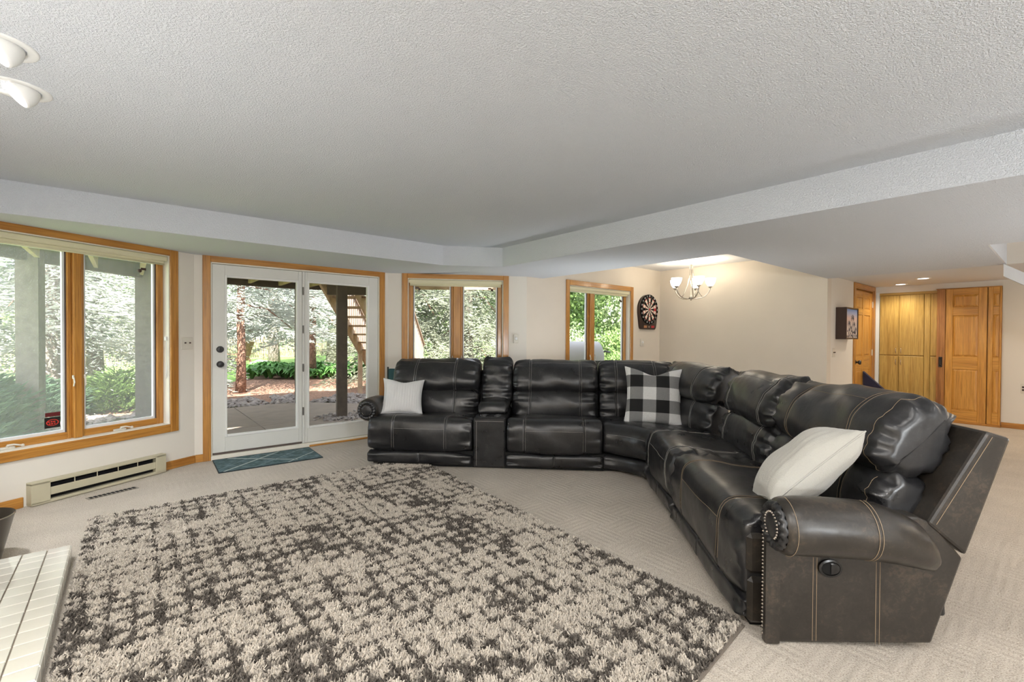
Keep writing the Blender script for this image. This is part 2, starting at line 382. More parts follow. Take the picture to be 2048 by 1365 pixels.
# ------------------------------------------------------------------ windows
def window(name, fr, x0, x1, z0, z1, mull, hazy=False, sensors=()):
    root = tag(empty(name, (fr[0], fr[1], 0), fr[2]), kind='structure')
    cw = .070
    def b(nm, m, *a, parent=root, c=.004): mb = MB(); mb.cbox(*a, c); return mb.build(nm, m, parent)
    b('casing', M['oak_z'], x0-cw, x0+.004, -.018, 0, z0-cw, z1+cw)
    b('casing', M['oak_z'], x1-.004, x1+cw, -.018, 0, z0-cw, z1+cw)
    b('casing', M['oak_x'], x0+.004, x1-.004, -.018, 0, z1-.004, z1+cw)
    b('casing', M['oak_x'], x0+.004, x1-.004, -.018, 0, z0-cw, z0+.004)
    dp = .10
    b('jamb', M['cream'], x0, x0+.012, 0, dp, z0, z1, c=.001); b('jamb', M['cream'], x1-.012, x1, 0, dp, z0, z1, c=.001)
    b('jamb', M['cream'], x0, x1, 0, dp, z1-.012, z1, c=.001); b('sill', M['cream'], x0, x1, 0, dp, z0, z0+.012, c=.001)
    m0, m1 = mull
    b('mullion', M['oak_z'], m0, m1, .044, .125, z0+.012, z1-.012, c=.006)
    panes = []
    for (a, c) in ((x0+.012, m0), (m1, x1-.012)):
        s = MB(); fwid = .055; y0, y1 = .075, .125; fa, fc = (fwid, .026) if c == m0 else (.026, fwid)
        s.cbox(a, a+fa, y0, y1, z0+.012, z1-.012); s.cbox(c-fc, c, y0, y1, z0+.012, z1-.012)
        sash = s.build('sash', M['oak_z'], root)
        s2 = MB(); s2.cbox(a+fa, c-fc, y0, y1, z0+.012, z0+.012+fwid); s2.cbox(a+fa, c-fc, y0, y1, z1-.012-fwid, z1-.012)
        s2.build('sash_rail', M['oak_x'], sash)
        v = MB(); i0, i1, k0, k1 = a+fa, c-fc, z0+.012+fwid, z1-.012-fwid; g = .022
        v.box(i0, i0+g, y1-.022, y1, k0, k1); v.box(i1-g, i1, y1-.022, y1, k0, k1); v.box(i0+g, i1-g, y1-.022, y1, k0, k0+g); v.box(i0+g, i1-g, y1-.022, y1, k1-g, k1)
        v.build('cladding', M['vinyl'], sash)
        st = MB(); t = .008
        st.box(i0, i0+t, y0+.02, y1-.023, k0, k1); st.box(i1-t, i1, y0+.02, y1-.023, k0, k1)
        st.build('weatherstrip', M['bronze'], sash)
        gl = MB(); gl.box(i0+.004, i1-.004, y1-.016, y1-.011, k0+.004, k1-.004)
        gl.build('pane', M['glass_dusty' if hazy else 'glass'], sash); panes.append((i0, i1, k0, k1))
        ck = MB(); cx = a+(c-a)*.42                           # crank at the sill
        ck.cbox(cx-.045, cx+.045, .045, .076, z0+.012, z0+.030, .004)
        ck.tube([(cx, .05, z0+.03), (cx, .045, z0+.042), (cx+.03, .035, z0+.045), (cx+.075, .03, z0+.030)], [.009, .008, .006, .006], 8)
        ck.lathe([(.009, -.006), (.011, .004), (.006, .012)], 10, (cx+.078, .03, z0+.028))
        ck.build('crank', M['almond_lt'], root, True, angle=40)
        lk = MB(); lx = m1+.004 if a > m0 else m0-.004; sx = 1 if a > m0 else -1
        lk.cbox(lx-.010*(sx < 0)-.0, lx+.010*(sx > 0)+.0, .030, .046, z0+.50, z0+.53, .003); lk.tube([(lx+sx*.004, .032, z0+.51), (lx+sx*.004, .022, z0+.47), (lx+sx*.006, .03, z0+.44)], .005, 6)
        lk.build('latch', M['almond_lt'], root)
    return root, panes
def shade(fr, x0, x1, z1, label, drop=.088):
    t = thing('roller_shade', label, 'shade', (fr[0], fr[1], 0), fr[2])
    mb = MB(); mb.cbox(x0+.014, x1-.014, .004, .050, z1-.060, z1-.014, .008); mb.build('cassette', M['shade'], t)
    mb = MB(); mb.box(x0+.03, x1-.03, .036, .039, z1-drop, z1-.058); mb.build('fabric', M['shade'], t)
    mb = MB(); mb.tube([(x0+.03, .0375, z1-drop), (x1-.03, .0375, z1-drop)], .009, 8); mb.build('hem_bar', M['shade'], t, True)
    return t
def sensor(parent, px, pz, y, flip=1):
    mb = MB(); mb.cbox(px-.045*flip if flip > 0 else px, px if flip > 0 else px+.045, y-.012, y, pz-.010, pz+.012, .002)
    mb.build('contact_sensor', M['brown_plastic'], parent)
    k = MB(); k.lathe([(.016, 0), (.016, .012), (.010, .018), (0, .019)], 14, (px+(.008*flip), y, pz-.018), Matrix.Rotation(PI/2, 3, 'X'))
    k.build('suction_cup', M['brown_plastic'], parent, True, angle=40)
w1, p1 = window('window_1', FA, WA[0], WA[1], WA[2], WA[3], (-.962, -.902), True)
sensor(w1, -.43, 1.90, .105, -1); sensor(w1, p1[0][0]+.16, 1.90, .105, -1)
stk = MB(); y = .106; i1 = p1[0][1]
stk.box(i1-.135, i1-.035, y, y+.002, .545, .63); st = stk.build('sticker', M['black'], w1); 
s2 = MB(); s2.box(i1-.13, i1-.035, y, y+.002, .635, .668); s2.build('sticker_strip', simple('maroon sticker print', (.11, .01, .012), .5), w1)
def oval(cx, cz, rx, rz, y, n=24, hole=0):
    mb = MB(); vs = []
    for k in range(n):
        t = 2*PI*k/n; vs.append((cx+rx*math.cos(t), y, cz+rz*math.sin(t)))
    if hole:
        for k in range(n):
            t = 2*PI*k/n; vs.append((cx+rx*hole*math.cos(t), y, cz+rz*hole*math.sin(t)))
        return mb.add(vs, [(k, (k+1) % n, n+(k+1) % n, n+k) for k in range(n)])
    return mb.add(vs, [tuple(range(n))])
red = simple('red sticker print', (.55, .035, .02), .5)
oval(i1-.085, .588, .040, .026, y-.001, 24, .82).build('sticker_emblem', red, st)
em = MB()
for k, (dx, dz, ww, hh_) in enumerate([(-.022, .006, .012, .010), (-.006, .007, .010, .011), (.010, .006, .014, .010), (-.018, -.010, .010, .010), (-.003, -.010, .012, .010), (.014, -.009, .010, .009)]):
    em.box(i1-.085+dx-ww/2, i1-.085+dx+ww/2, y-.0012, y-.0005, .588+dz-hh_/2, .588+dz+hh_/2)
em.build('sticker_print', red, st)
w2, p2 = window('window_2', FC, WC[0], WC[1], WC[2], WC[3], (.838, .938))
sensor(w2, p2[0][0]+.075, 1.925, .105, 1); sensor(w2, p2[1][1]-.085, 1.935, .105, 1)
w3, p3 = window('window_3', FD, WD[0], WD[1], WD[2], WD[3], (5.525, 5.625))
sensor(w3, p3[1][1]-.06, 1.90, .105, 1)
shade(FA, WA[0], WA[1], WA[3], 'cream roller shade rolled up across the wide window above the baseboard heater')
shade(FC, WC[0], WC[1], WC[3], 'cream roller shade rolled up in the window right behind the black sofa')
shade(FD, WD[0], WD[1], WD[3], 'cream roller shade rolled up in the window beside the dartboard')
cd = thing('shade_cord', 'thin white shade cord looped from a clip on the window jamb near the switch plate', 'cord', (xAB, yB, 0), AL)
mb = MB(); mb.cbox(-.262, -.248, .02, .045, 1.235, 1.275, .003); mb.build('cord_clip', M['white'], cd)
mb = MB(); mb.tube([(-.256, .018, 1.25), (-.257, .016, 1.12), (-.256, .018, 1.00), (-.262, .02, .93), (-.258, .02, .87), (-.250, .02, .90), (-.252, .019, .99)], .0025, 6); mb.build('cord', M['white'], cd, True)
# ------------------------------------------------------------------ patio door pair
def patio_doors():
    r = tag(empty('door_1', (0, yB, 0)), kind='structure'); x0, x1, z1 = DB[0], DB[1], DB[3]
    def b(nm, m, *a, parent=r, c=.004): mb = MB(); mb.cbox(*a, c); return mb.build(nm, m, parent)
    b('casing', M['oak_z'], x0-.066, x0+.004, -.018, 0, 0, z1+.06); b('casing', M['oak_z'], x1-.004, x1+.066, -.018, 0, 0, z1+.06)
    b('casing', M['oak_x'], x0+.004, x1-.004, -.018, 0, z1-.004, z1+.06)
    b('jamb', M['cream'], x0, x0+.018, -.002, .14, 0, z1); b('jamb', M['cream'], x1-.018, x1, -.002, .14, 0, z1); b('jamb', M['cream'], x0, x1, -.002, .14, z1-.018, z1)
    b('threshold', M['oak_x'], 1.62, x1, -.022, .02, 0, .022); b('sill', M['cream'], x0, x1, -.016, .15, .0, .045)
    b('mullion', M['white_door'], 1.548, 1.575, .0, .12, .045, z1-.018)
    b('weatherstrip', M['bronze'], x0+.018, 1.548, .012, .04, .046, .066)
    for (a, c, gx0, gx1, gz0, gz1, op) in ((x0+.020, 1.546, .805, 1.487, .245, 1.895, True), (1.577, x1-.020, 1.625, 2.318, .235, 1.900, False)):
        zb = .068 if op else .048; zt = z1-.022; y0, y1 = .006, .05
        l = MB(); l.cbox(a, gx0-.02, y0, y1, zb, zt, .003); l.cbox(gx1+.02, c, y0, y1, zb, zt, .003)
        l.cbox(gx0-.02, gx1+.02, y0+.001, y1, zb, gz0-.02, .003); l.cbox(gx0-.02, gx1+.02, y0+.001, y1, gz1+.02, zt, .003)
        leaf = l.build('door_leaf', M['white_door'], r)
        g = MB(); t = .022                                     # glazing bead
        g.cbox(gx0-t, gx0, y0-.006, y1, gz0-t, gz1+t, .004); g.cbox(gx1, gx1+t, y0-.006, y1, gz0-t, gz1+t, .004)
        g.cbox(gx0, gx1, y0-.006, y1, gz0-t, gz0, .004); g.cbox(gx0, gx1, y0-.006, y1, gz1, gz1+t, .004)
        g.build('glazing_bead', M['white'], leaf)
        p = MB(); p.box(gx0-.005, gx1+.005, .026, .031, gz0-.005, gz1+.005); p.build('pane', M['glass'], leaf)
        if op:
            for zz, nm in ((1.142, 'deadbolt'), (.988, 'knob')):
                k = MB(); R = Matrix.Rotation(PI/2, 3, 'X')
                if nm == 'knob': k.lathe([(.033, 0), (.033, .006), (.014, .012), (.013, .03), (.026, .036), (.031, .05), (.026, .062), (0, .066)], 20, (.742, y0, zz), R)
                else: k.lathe([(.034, 0), (.034, .012), (.028, .02), (0, .021)], 20, (.742, y0, zz), R); k.cbox(.737, .747, y0-.04, y0-.02, zz-.02, zz+.02, .003)
                k.build(nm, M['iron'], leaf, True, angle=40)
    for zz in (1.80, 1.36, .92, .42):
        k = MB(); k.tube([(1.555, -.006, zz-.045), (1.555, -.006, zz+.045)], .008, 10); k.build('hinge', simple('aged hinge metal', (.13, .12, .11), .4, metal=.8), r, True, angle=40)
patio_doors()
# ------------------------------------------------------------------ wall plates
def plate(label, fr, x, z, w_, h_, kind):
    t = thing('light_switch' if kind == 'toggle' else 'dimmer_switch' if kind == 'knob' else 'outlet_plate', label, 'switch' if kind != 'outlet' else 'outlet', (fr[0], fr[1], 0), fr[2])
    m = MB(); m.cbox(x-w_/2, x+w_/2, -.008 if kind != 'knob' else -.022, -.0005, z-h_/2, z+h_/2, .003); m.build('cover_plate', M['almond_lt'], t)
    if kind == 'toggle':
        n = 2 if w_ > .1 else 1
        for k in range(n):
            cx = x+(k-(n-1)/2)*.046; m = MB(); m.cbox(cx-.006, cx+.006, -.022, -.008, z-.002, z+.012, .002); m.build('toggle', M['brown_plastic' if n == 2 else 'almond_lt'], t)
    elif kind == 'knob':
        m = MB(); m.lathe([(.022, 0), (.02, .014), (.012, .018), (0, .018)], 18, (x, -.022, z+.005), Matrix.Rotation(PI/2, 3, 'X')); m.build('dial', M['white'], t, True, angle=40)
    else:
        for dz in (-.02, .02): m = MB(); m.cbox(x-.014, x+.014, -.011, -.008, z+dz-.012, z+dz+.012, .002); m.build('socket', M['brown_plastic'], t)
plate('double toggle switch plate on the narrow wall left of the patio doors', FA, -.075, 1.207, .115, .12, 'toggle')
plate('white dial dimmer on the wall right of the window behind the sofa', FC, 1.675, 1.258, .062, .115, 'knob')
plate('small dial dimmer on the wall under the dartboard', FD, 6.80, 1.195, .09, .125, 'knob')
plate('pale switch plate on the wall below the palm picture', FF, 7.62, 1.085, .11, .125, 'toggle')
plate('brown outlet box on the hall wall right of the panelled sliding door', FG, -.425, .585, .05, .13, 'outlet')
# ------------------------------------------------------------------ baseboard heater and floor vent
def heater():
    t = thing('baseboard_heater', 'long almond electric baseboard heater on the wall under the wide window', 'heater', (xAB, yB, 0), AL)
    x0, x1 = -1.282, -.316; d = -.068
    def b(nm, m, *a, parent=t, c=.003): mb = MB(); mb.cbox(*a, c); return mb.build(nm, m, parent)
    b('back_plate', M['dark'], x0+.01, x1-.01, -.02, -.001, .012, .16)
    b('end_cap', M['almond'], x0, x0+.115, d, -.001, .012, .172); b('end_cap', M['almond'], x1-.09, x1, d, -.001, .012, .172)
    b('top_cover', M['almond'], x0, x1, d, -.001, .155, .176)
    b('front_cover', M['almond'], x0+.115, x1-.09, d+.004, d+.012, .058, .118)
    b('bottom_rail', M['almond'], x0, x1, d, -.001, .004, .026)
    f = MB()
    for k in range(110):
        xx = x0+.13+k*(x1-x0-.24)/110; f.box(xx, xx+.0012, d+.02, -.02, .05, .135)
    f.build('fins', simple('heater fins', (.05, .05, .055), .45, metal=.6), t)
    for k in range(1, 5):
        xx = x0+.115+k*(x1-x0-.205)/5; b('bracket', M['almond'], xx-.003, xx+.003, d+.003, d+.008, .116, .157, c=.001)
heater()
t = thing('floor_vent', 'narrow slotted metal floor register in the carpet in front of the heater', 'vent', (-.245, 4.905, 0), math.radians(21.5))
mb = MB(); mb.cbox(0, .33, -.036, .036, 0, .004, .001); mb.build('vent_frame', simple('vent metal', (.28, .25, .21), .5), t)
for k in range(11): mb = MB(); mb.box(.014+k*.028, .034+k*.028, -.026, .026, .0041, .0052); mb.build('slot', M['dark'], t)
# ------------------------------------------------------------------ hearth of tiles
def hearth():
    t = thing('tiled_hearth', 'raised fireplace hearth of cream glazed tiles beside the shag rug', 'hearth', (-.25, 3.67, 0))
    g = MB(); g.box(-.80, -.006, -4.2, -.006, 0, .074); g.build('hearth_base', M['grout'], t)
    ys = [0, -.078]
    while len(ys) < 34: ys.append(-.152-(len(ys)-2)*.1008)
    cols = [0, -.0985, -.197, -.296, -.395]
    mt = {}
    def tile(w_, l_):
        k = (round(w_, 4), round(l_, 4))
        if k not in mt:
            m = MB(); m.cbox(-w_/2, w_/2, -l_/2, l_/2, -.004, .004, .002); o = m.build('tile', M['tile'], t); mt[k] = o; return o
        o = mt[k].copy(); C.objects.link(o); return o
    for ci in range(4):
        for ri in range(len(ys)-1):
            w_ = cols[ci]-cols[ci+1]-.005; l_ = ys[ri]-ys[ri+1]-.005
            o = tile(w_, l_); o.location = ((cols[ci]+cols[ci+1])/2, (ys[ri]+ys[ri+1])/2, .0765+rnd.uniform(-.0006, .0006)); o.rotation_euler = (rnd.uniform(-.004, .004), rnd.uniform(-.004, .004), 0)
    def edge(l_):
        k = ('e', round(l_, 4))
        if k not in mt:
            m = MB(); m.cbox(-.004, .004, -l_/2, l_/2, -.034, .034, .002); o = m.build('edge_tile', M['tile'], t); mt[k] = o; return o
        o = mt[k].copy(); C.objects.link(o); return o
    for ri in range(len(ys)-1):
        o = edge(ys[ri]-ys[ri+1]-.004); o.location = (-.003, (ys[ri]+ys[ri+1])/2, .040)
    for ci in range(4):
        o = edge(.0945); o.rotation_euler = (0, 0, PI/2); o.location = ((cols[ci]+cols[ci+1])/2, -.003, .040)
hearth()
def bucket():
    t = thing('ash_bucket', 'dark metal flared ash bucket standing on carpet behind the tiled hearth', 'bucket', (-.66, 3.83, 0))
    R, r, h = .165, .105, .275
    m = MB(); m.lathe([(r, .004), (R, h), (R+.004, h+.004), (R+.002, h+.008), (R-.004, h+.004), (r-.006, .012), (0, .010)], 40); m.lathe([(0, 0), (r, .004)], 40, cap=False)
    m.build('pail', simple('dark pewter metal', (.10, .09, .08), .28, metal=.9), t, True, angle=50)
    hd_ = MB(); hd_.tube([(-R*math.cos(a), -R*math.sin(a)*.98-.004, h+.006-.0*a) for a in [PI*k/20 for k in range(21)]], .0035, 8); hd_.build('bail_handle', M['steel'], t, True)
bucket()
# ------------------------------------------------------------------ eyeball lights and other ceiling lamps
def eyeball(x, y, label):
    t = thing('eyeball_light', label, 'ceiling light', (x, y, hc), 0, 'eyeball lights over the hearth')
    m = MB(); m.lathe([(.070, .004), (.074, -.003), (.100, -.006), (.105, -.003), (.106, .0)], 48, cap=False); m.build('trim_ring', M['white'], t, True, angle=60)
    ax = Vector((-.74, -.12, -.66)).normalized(); R = ax.to_track_quat('Z', 'Y').to_matrix()
    c = .068; pr = [(0.0, -c)]+[(c*math.sin(a), -c*math.cos(a)) for a in [PI*k/24 for k in range(1, 15)]]
    m = MB(); m.lathe(pr, 36, (0, 0, -.004), R); o = m.build('ball', M['white'], t, True)
    m = MB(); zf = pr[-1][1]; m.lathe([(.0005, zf+.0012), (pr[-1][0]*.95, zf+.0012)], 32, (0, 0, -.004), R, cap=False); m.build('bulb_face', M['lamp_face'], t)
    lamp('eyeball_lamp', 'SPOT', Vector((x, y, hc-.004))+ax*.07, 45, (1, .95, .88), ax, spot_size=1.6, spot_blend=.6, shadow_soft_size=.04)
eyeball(-.35, 2.447, 'white eyeball ceiling light nearer the camera of the pair over the hearth')
eyeball(-.35, 2.836, 'white eyeball ceiling light farther from the camera of the pair over the hearth')
def downlight(x, y, z, label, group, e, watt=0):
    t = thing('recessed_light', label, 'ceiling light', (x, y, z), 0, group)
    m = MB(); m.lathe([(.062, .0), (.064, -.006), (.090, -.006), (.093, 0)], 32, cap=False); m.build('trim_ring', M['white'], t, True, angle=50)
    m = MB(); m.lathe([(0, -.002), (.062, -.002)], 28, cap=False); m.build('bulb_face', M['lamp_face'], t)
    if watt: lamp('hall_lamp', 'SPOT', (x, y, z-.03), watt, (1, .90, .74), (0, 0, -1), spot_size=2.6, spot_blend=.8, shadow_soft_size=.05)
downlight(9.46, 1.74, hh, 'lit recessed ceiling light close to the tall cabinets in the hall', 'recessed lights in the hall', 1, 26)
downlight(8.75, 1.36, hh, 'lit recessed ceiling light farther out from the hall cabinets', 'recessed lights in the hall', 1, 26)
lamp('fill_downlight', 'SPOT', (-.82, 3.25, hc-.02), 200, (.96, .98, 1), (1.05, 1.55, -2.3), spot_size=1.25, spot_blend=1.0, shadow_soft_size=.08)  # spot added out of view to brighten the carpet by the heater
downlight(-.82, 3.25, hc, 'round recessed fill light added out of view in the main room', 'added fill lights of the main room', 1)
for k, (x, y, e) in enumerate(DOWN): downlight(x, y, hc, 'round recessed fill light added out of view in the main room', 'added fill lights of the main room', 1)  # fixtures for the added fill downlights
for k, (x, y, z) in enumerate([(5.4, -.9, hs), (4.6, -2.2, hs)]): downlight(x, y, z, 'round recessed fill light added out of view in the low soffit', 'added fill lights in the low soffit', 1)  # fixtures for the added soffit fill lamps
# ------------------------------------------------------------------ chandelier
def chandelier():
    t = thing('chandelier', 'brushed nickel chandelier with five lit opal glass cups hanging by the dining wall', 'chandelier', (6.64, 3.72, 0))
    m = MB(); m.lathe([(.062, hd), (.062, hd-.012), (.048, hd-.03), (.02, hd-.05), (.012, hd-.06)], 28); m.build('canopy', M['white'], t, True, angle=50)
    m = MB(); m.lathe([(.006, hd-.05), (.006, 1.93), (.022, 1.915), (.028, 1.895), (.018, 1.875), (.008, 1.865), (.012, 1.855), (0, 1.845)], 18); m.build('stem', M['steel'], t, True, angle=50)
    for k in range(5):
        a = math.radians(-128+72*k); d = Vector((math.cos(a), math.sin(a), 0)); r = .272
        pt = lambda q, z: (d.x*q, d.y*q, z)
        path = [pt(.015, 1.885), pt(.07, 1.878), pt(.14, 1.888), pt(.20, 1.918), pt(.245, 1.965), pt(r-.004, 2.015), pt(r, 2.045)]
        m = MB(); m.tube(path, .0085, 10); arm = m.build('arm', M['steel'], t, True)
        m = MB(); m.tube([pt(.018, hd-.07), pt(.022, 2.32), pt(.035, 2.20), pt(.065, 2.08), pt(.12, 1.96), pt(.165, 1.90)], .0055, 8); m.build('brace', M['steel'], t, True)
        m = MB(); m.lathe([(.010, 2.035), (.028, 2.048), (.032, 2.06), (.024, 2.066)], 20, pt(r, 0)); m.build('cup', M['steel'], arm, True, angle=50)
        m = MB(); m.lathe([(.026, 2.062), (.044, 2.08), (.062, 2.108), (.074, 2.145), (.079, 2.185), (.076, 2.185), (.071, 2.146), (.059, 2.11), (.041, 2.084), (0, 2.072)], 28, pt(r, 0)); m.build('glass_shade', M['lamp_shade'], arm, True)
        lamp('chandelier_lamp', 'POINT', (6.64+d.x*r, 3.72+d.y*r, 2.20), 3.6, (1, .84, .62), shadow_soft_size=.04)
chandelier()
# ------------------------------------------------------------------ dartboard
def dartboard():
    x, z, y = 6.945, 1.765, 0; t = thing('dartboard', 'arched brown electronic dartboard hung on the wall beside the window', 'dartboard', (x, yD, z))
    W, T, Bt = .278, .245, -.345
    poly = [(W*math.cos(a)*1.0, W*.92*math.sin(a)) for a in [PI*k/24 for k in range(25)]]+[(-W, -.06), (-.235, -.30), (-.215, -.335), (-.19, Bt), (.19, Bt), (.215, -.335), (.235, -.30), (W, -.06)]
    n = len(poly); m = MB(); vs = [(p[0], -.001, p[1]) for p in poly]+[(p[0], -.038, p[1]) for p in poly]+[(p[0]*.93, -.048, p[1]*.95) for p in poly]
    fs = [tuple(range(n))]+[(i, i+n, (i+1) % n+n, (i+1) % n) for i in range(n)]+[(i+n, i+2*n, (i+1) % n+2*n, (i+1) % n+n) for i in range(n)]+[tuple(range(2*n, 3*n))[::-1]]
    m.add(vs, fs); m.build('case', simple('dark brown plastic case', (.035, .018, .012), .3), t, True, angle=35)
    m = MB(); m.lathe([(0, .0), (.256, .0), (.259, -.004), (.259, -.01)], 60, (0, -.0585, 0), Matrix.Rotation(PI/2, 3, 'X')); m.build('number_ring', simple('matt ring black', (.005, .005, .005), .8, spec=.1), t)
    mats = [simple('dart cream', (.78, .68, .58), .5), simple('dart black', (.006, .006, .006), .8, spec=.1), simple('dart red', (.55, .02, .03), .5)]
    m = MB(); yy = -.0605
    rings = [(.012, .022, 0), (.022, .114, 1), (.114, .128, 2), (.128, .190, 1), (.190, .202, 2)]
    for s_ in range(20):
        a0 = math.radians(90-9-18*s_); a1 = math.radians(90+9-18*s_)
        for (q0, q1, kd) in rings:
            m.mi = (s_ % 2) if kd == 1 else (2 if s_ % 2 == 0 or kd == 0 else 1)
            if s_ in (5, 6) and kd == 1 and q0 > .12 and s_ == 5: m.mi = 2
            aa = [a0+(a1-a0)*k/3 for k in range(4)]
            vs = [(q0*math.cos(a), yy, q0*math.sin(a)) for a in aa]+[(q1*math.cos(a), yy, q1*math.sin(a)) for a in aa]
            m.add(vs, [(k, k+4, k+5, k+1) for k in range(3)])
    m.build('target_face', mats, t)
    m = MB(); m.lathe([(0, .004), (.012, .003), (.012, 0)], 16, (0, yy, 0), Matrix.Rotation(PI/2, 3, 'X')); m.build('bullseye', mats[2], t)
    m = MB()
    for rr in (.022, .114, .128, .190, .203): m.tube([(rr*math.cos(2*PI*k/48), yy-.001, rr*math.sin(2*PI*k/48)) for k in range(49)], .0012, 4, False)
    m.build('wire_ring', M['steel'], t)
    for k, num in enumerate([20, 1, 18, 4, 13, 6, 10, 15, 2, 17, 3, 19, 7, 16, 8, 11, 14, 9, 12, 5]):
        a = math.radians(90-18*k); c = bpy.data.curves.new('number', 'FONT'); c.body = str(num); c.size = .042; c.align_x = 'CENTER'; c.align_y = 'CENTER'; c.extrude = .0008
        tmp = bpy.data.objects.new('number', c); me_ = bpy.data.meshes.new_from_object(tmp); bpy.data.objects.remove(tmp); o = bpy.data.objects.new('number', me_); C.objects.link(o); o.parent = t; o.location = (.231*math.cos(a), -.0605, .231*math.sin(a)); o.rotation_euler = (PI/2, 0, 0); me_.materials.clear(); me_.materials.append(M['white'])
    for nm, cx, mm, wd in (('score_display', -.105, simple('amber display', (.45, .20, .08), .3), .085), ('score_display', .115, simple('red display', (.45, .02, .03), .3), .085)):
        m = MB(); m.cbox(cx-wd/2, cx+wd/2, -.053, -.047, -.318, -.278, .002); m.build(nm, mm, t)
    m = MB(); m.prism([(-.02, 0), (.02, 0), (0, .018)], 0, .004); o = m.build('dart_emblem', mats[0], t); o.rotation_euler = (-PI/2, 0, 0); o.location = (.005, -.0485, -.295)
dartboard()
# ------------------------------------------------------------------ palm picture
def picture():
    x0, x1, z0, z1, d = 7.70, 8.27, 1.275, 1.725, .13
    t = thing('framed_picture', 'dark deep framed palm tree picture on the wall left of the panelled door', 'picture', (0, yF, 0))
    fm = simple('dark walnut frame', (.045, .022, .014), .4)
    for a in ((x0, x0+.022, z0, z1), (x1-.022, x1, z0, z1), (x0+.022, x1-.022, z0, z0+.022), (x0+.022, x1-.022, z1-.022, z1)):
        m = MB(); m.cbox(a[0], a[1], -d, -.001, a[2], a[3], .003); m.build('frame_rail', fm, t)
    mt, nt, b = mat('dusk sky print'); tc = N(nt, 'TexCoord'); sp = N(nt, 'SeparateXYZ'); nt.links.new(tc.outputs['Generated'], sp.inputs[0])
    nt.links.new(ramp(nt, sp.outputs[2], [(0, (.80, .72, .66)), (.45, (.72, .62, .58)), (.68, (.80, .60, .55)), (.85, (.42, .50, .72)), (1, (.16, .30, .66))]), b.inputs['Base Color'])
    m = MB(); m.box(x0+.02, x1-.02, -d+.012, -d+.016, z0+.02, z1-.02); m.build('print', mt, t)
    ink = simple('palm print ink', (.07, .065, .08), .8); yy = -d+.0112
    for (px, pz, h, s_) in ((8.02, 1.58, .28, .085), (7.86, 1.50, .2, .075), (8.09, 1.49, .17, .07), (7.94, 1.44, .14, .06), (8.17, 1.42, .12, .06)):
        m = MB(); m.add([(px-.012, yy, pz-h), (px+.008, yy, pz-h), (px+.004, yy, pz), (px-.004, yy, pz)], [(0, 1, 2, 3)])
        for k in range(9):
            a = math.radians(-30+30*k); dx, dz = math.cos(a)*s_, math.sin(a)*s_*.8-.012
            m.add([(px, yy, pz), (px+dx*.6-dz*.12, yy, pz+dz*.7+dx*.12+.01), (px+dx, yy, pz+dz-.01), (px+dx*.6+dz*.12, yy, pz+dz*.7-dx*.12+.005)], [(0, 1, 2, 3)])
        m.build('palm_print', ink, t)
    for k in range(26):
        m = MB(); cx = rnd.uniform(x0+.05, x1-.05); cz = rnd.uniform(z0+.03, z0+.13); q = rnd.uniform(.008, .03); m.add([(cx-q, yy-.0002, cz), (cx, yy-.0002, cz-q*.7), (cx+q, yy-.0002, cz), (cx, yy-.0002, cz+q*1.2)], [(0, 1, 2, 3)])
        m.build('foliage_print', ink, t)
picture()
# ------------------------------------------------------------------ panelled doors and hall cabinets
def raised(mb, x0, x1, z0, z1, y, up=-.010):
    i = .028; vs = [(x0, y+.008, z0), (x1, y+.008, z0), (x1, y+.008, z1), (x0, y+.008, z1), (x0+i, y+up+.008, z0+i), (x1-i, y+up+.008, z0+i), (x1-i, y+up+.008, z1-i), (x0+i, y+up+.008, z1-i)]
    mb.add(vs, [(0, 1, 5, 4), (1, 2, 6, 5), (2, 3, 7, 6), (3, 0, 4, 7), (4, 5, 6, 7)]); return mb
def panel_door(root, x0, x1, z0, z1, y0, th, cols, rows, st, rails):
    """cols: list of (x0,x1) panel columns; rows: list of (z0,z1)"""
    xs = [x0]+[v for c in cols for v in c]+[x1]
    for k in range(0, len(xs), 2):
        m = MB(); m.cbox(xs[k], xs[k+1], y0, y0+th, z0, z1, .003); m.build('stile', M['door_z'], root)
    zs = [z0]+[v for r_ in rows for v in r_]+[z1]
    for c in cols:
        for k in range(0, len(zs), 2):
            m = MB(); m.cbox(c[0], c[1], y0+.001, y0+th-.001, zs[k], zs[k+1], .003); m.build('rail', M['door_x'], root)
        for r_ in rows:
            m = raised(MB(), c[0], c[1], r_[0], r_[1], y0+.004); m.add([(c[0], y0+th*.7, r_[0]), (c[1], y0+th*.7, r_[0]), (c[1], y0+th*.7, r_[1]), (c[0], y0+th*.7, r_[1])], [(3, 2, 1, 0)]); m.build('panel', M['door_z'], root)
d2 = tag(empty('door_2', (0, yF, 0)), kind='structure')
def cb(root, nm, m, *a, c=.004): mb = MB(); mb.cbox(*a, c); return mb.build(nm, m, root)
cb(d2, 'casing', M['oak_z'], 8.525, 8.60, -.018, 0, 0, 2.145); cb(d2, 'casing', M['oak_z'], 9.64, 9.715, -.018, 0, 0, 2.145); cb(d2, 'casing', M['oak_x'], 8.60, 9.64, -.018, 0, 2.075, 2.145)
cb(d2, 'jamb', M['oak_z'], 8.60, 8.612, 0, .12, 0, 2.075); cb(d2, 'jamb', M['oak_z'], 9.628, 9.64, 0, .12, 0, 2.075); cb(d2, 'jamb', M['oak_x'], 8.60, 9.64, 0, .12, 2.063, 2.075)
panel_door(d2, 8.614, 9.626, .01, 2.035, .01, .035, [(8.745, 9.075), (9.165, 9.495)], [(.22, .78), (1.005, 1.66), (1.76, 1.935)], 0, 0)
cb(d2, 'door_backing', M['door_z'], 8.60, 9.64, .05, .07, 0, 2.075)  # full panel added behind the door to close a light leak above it
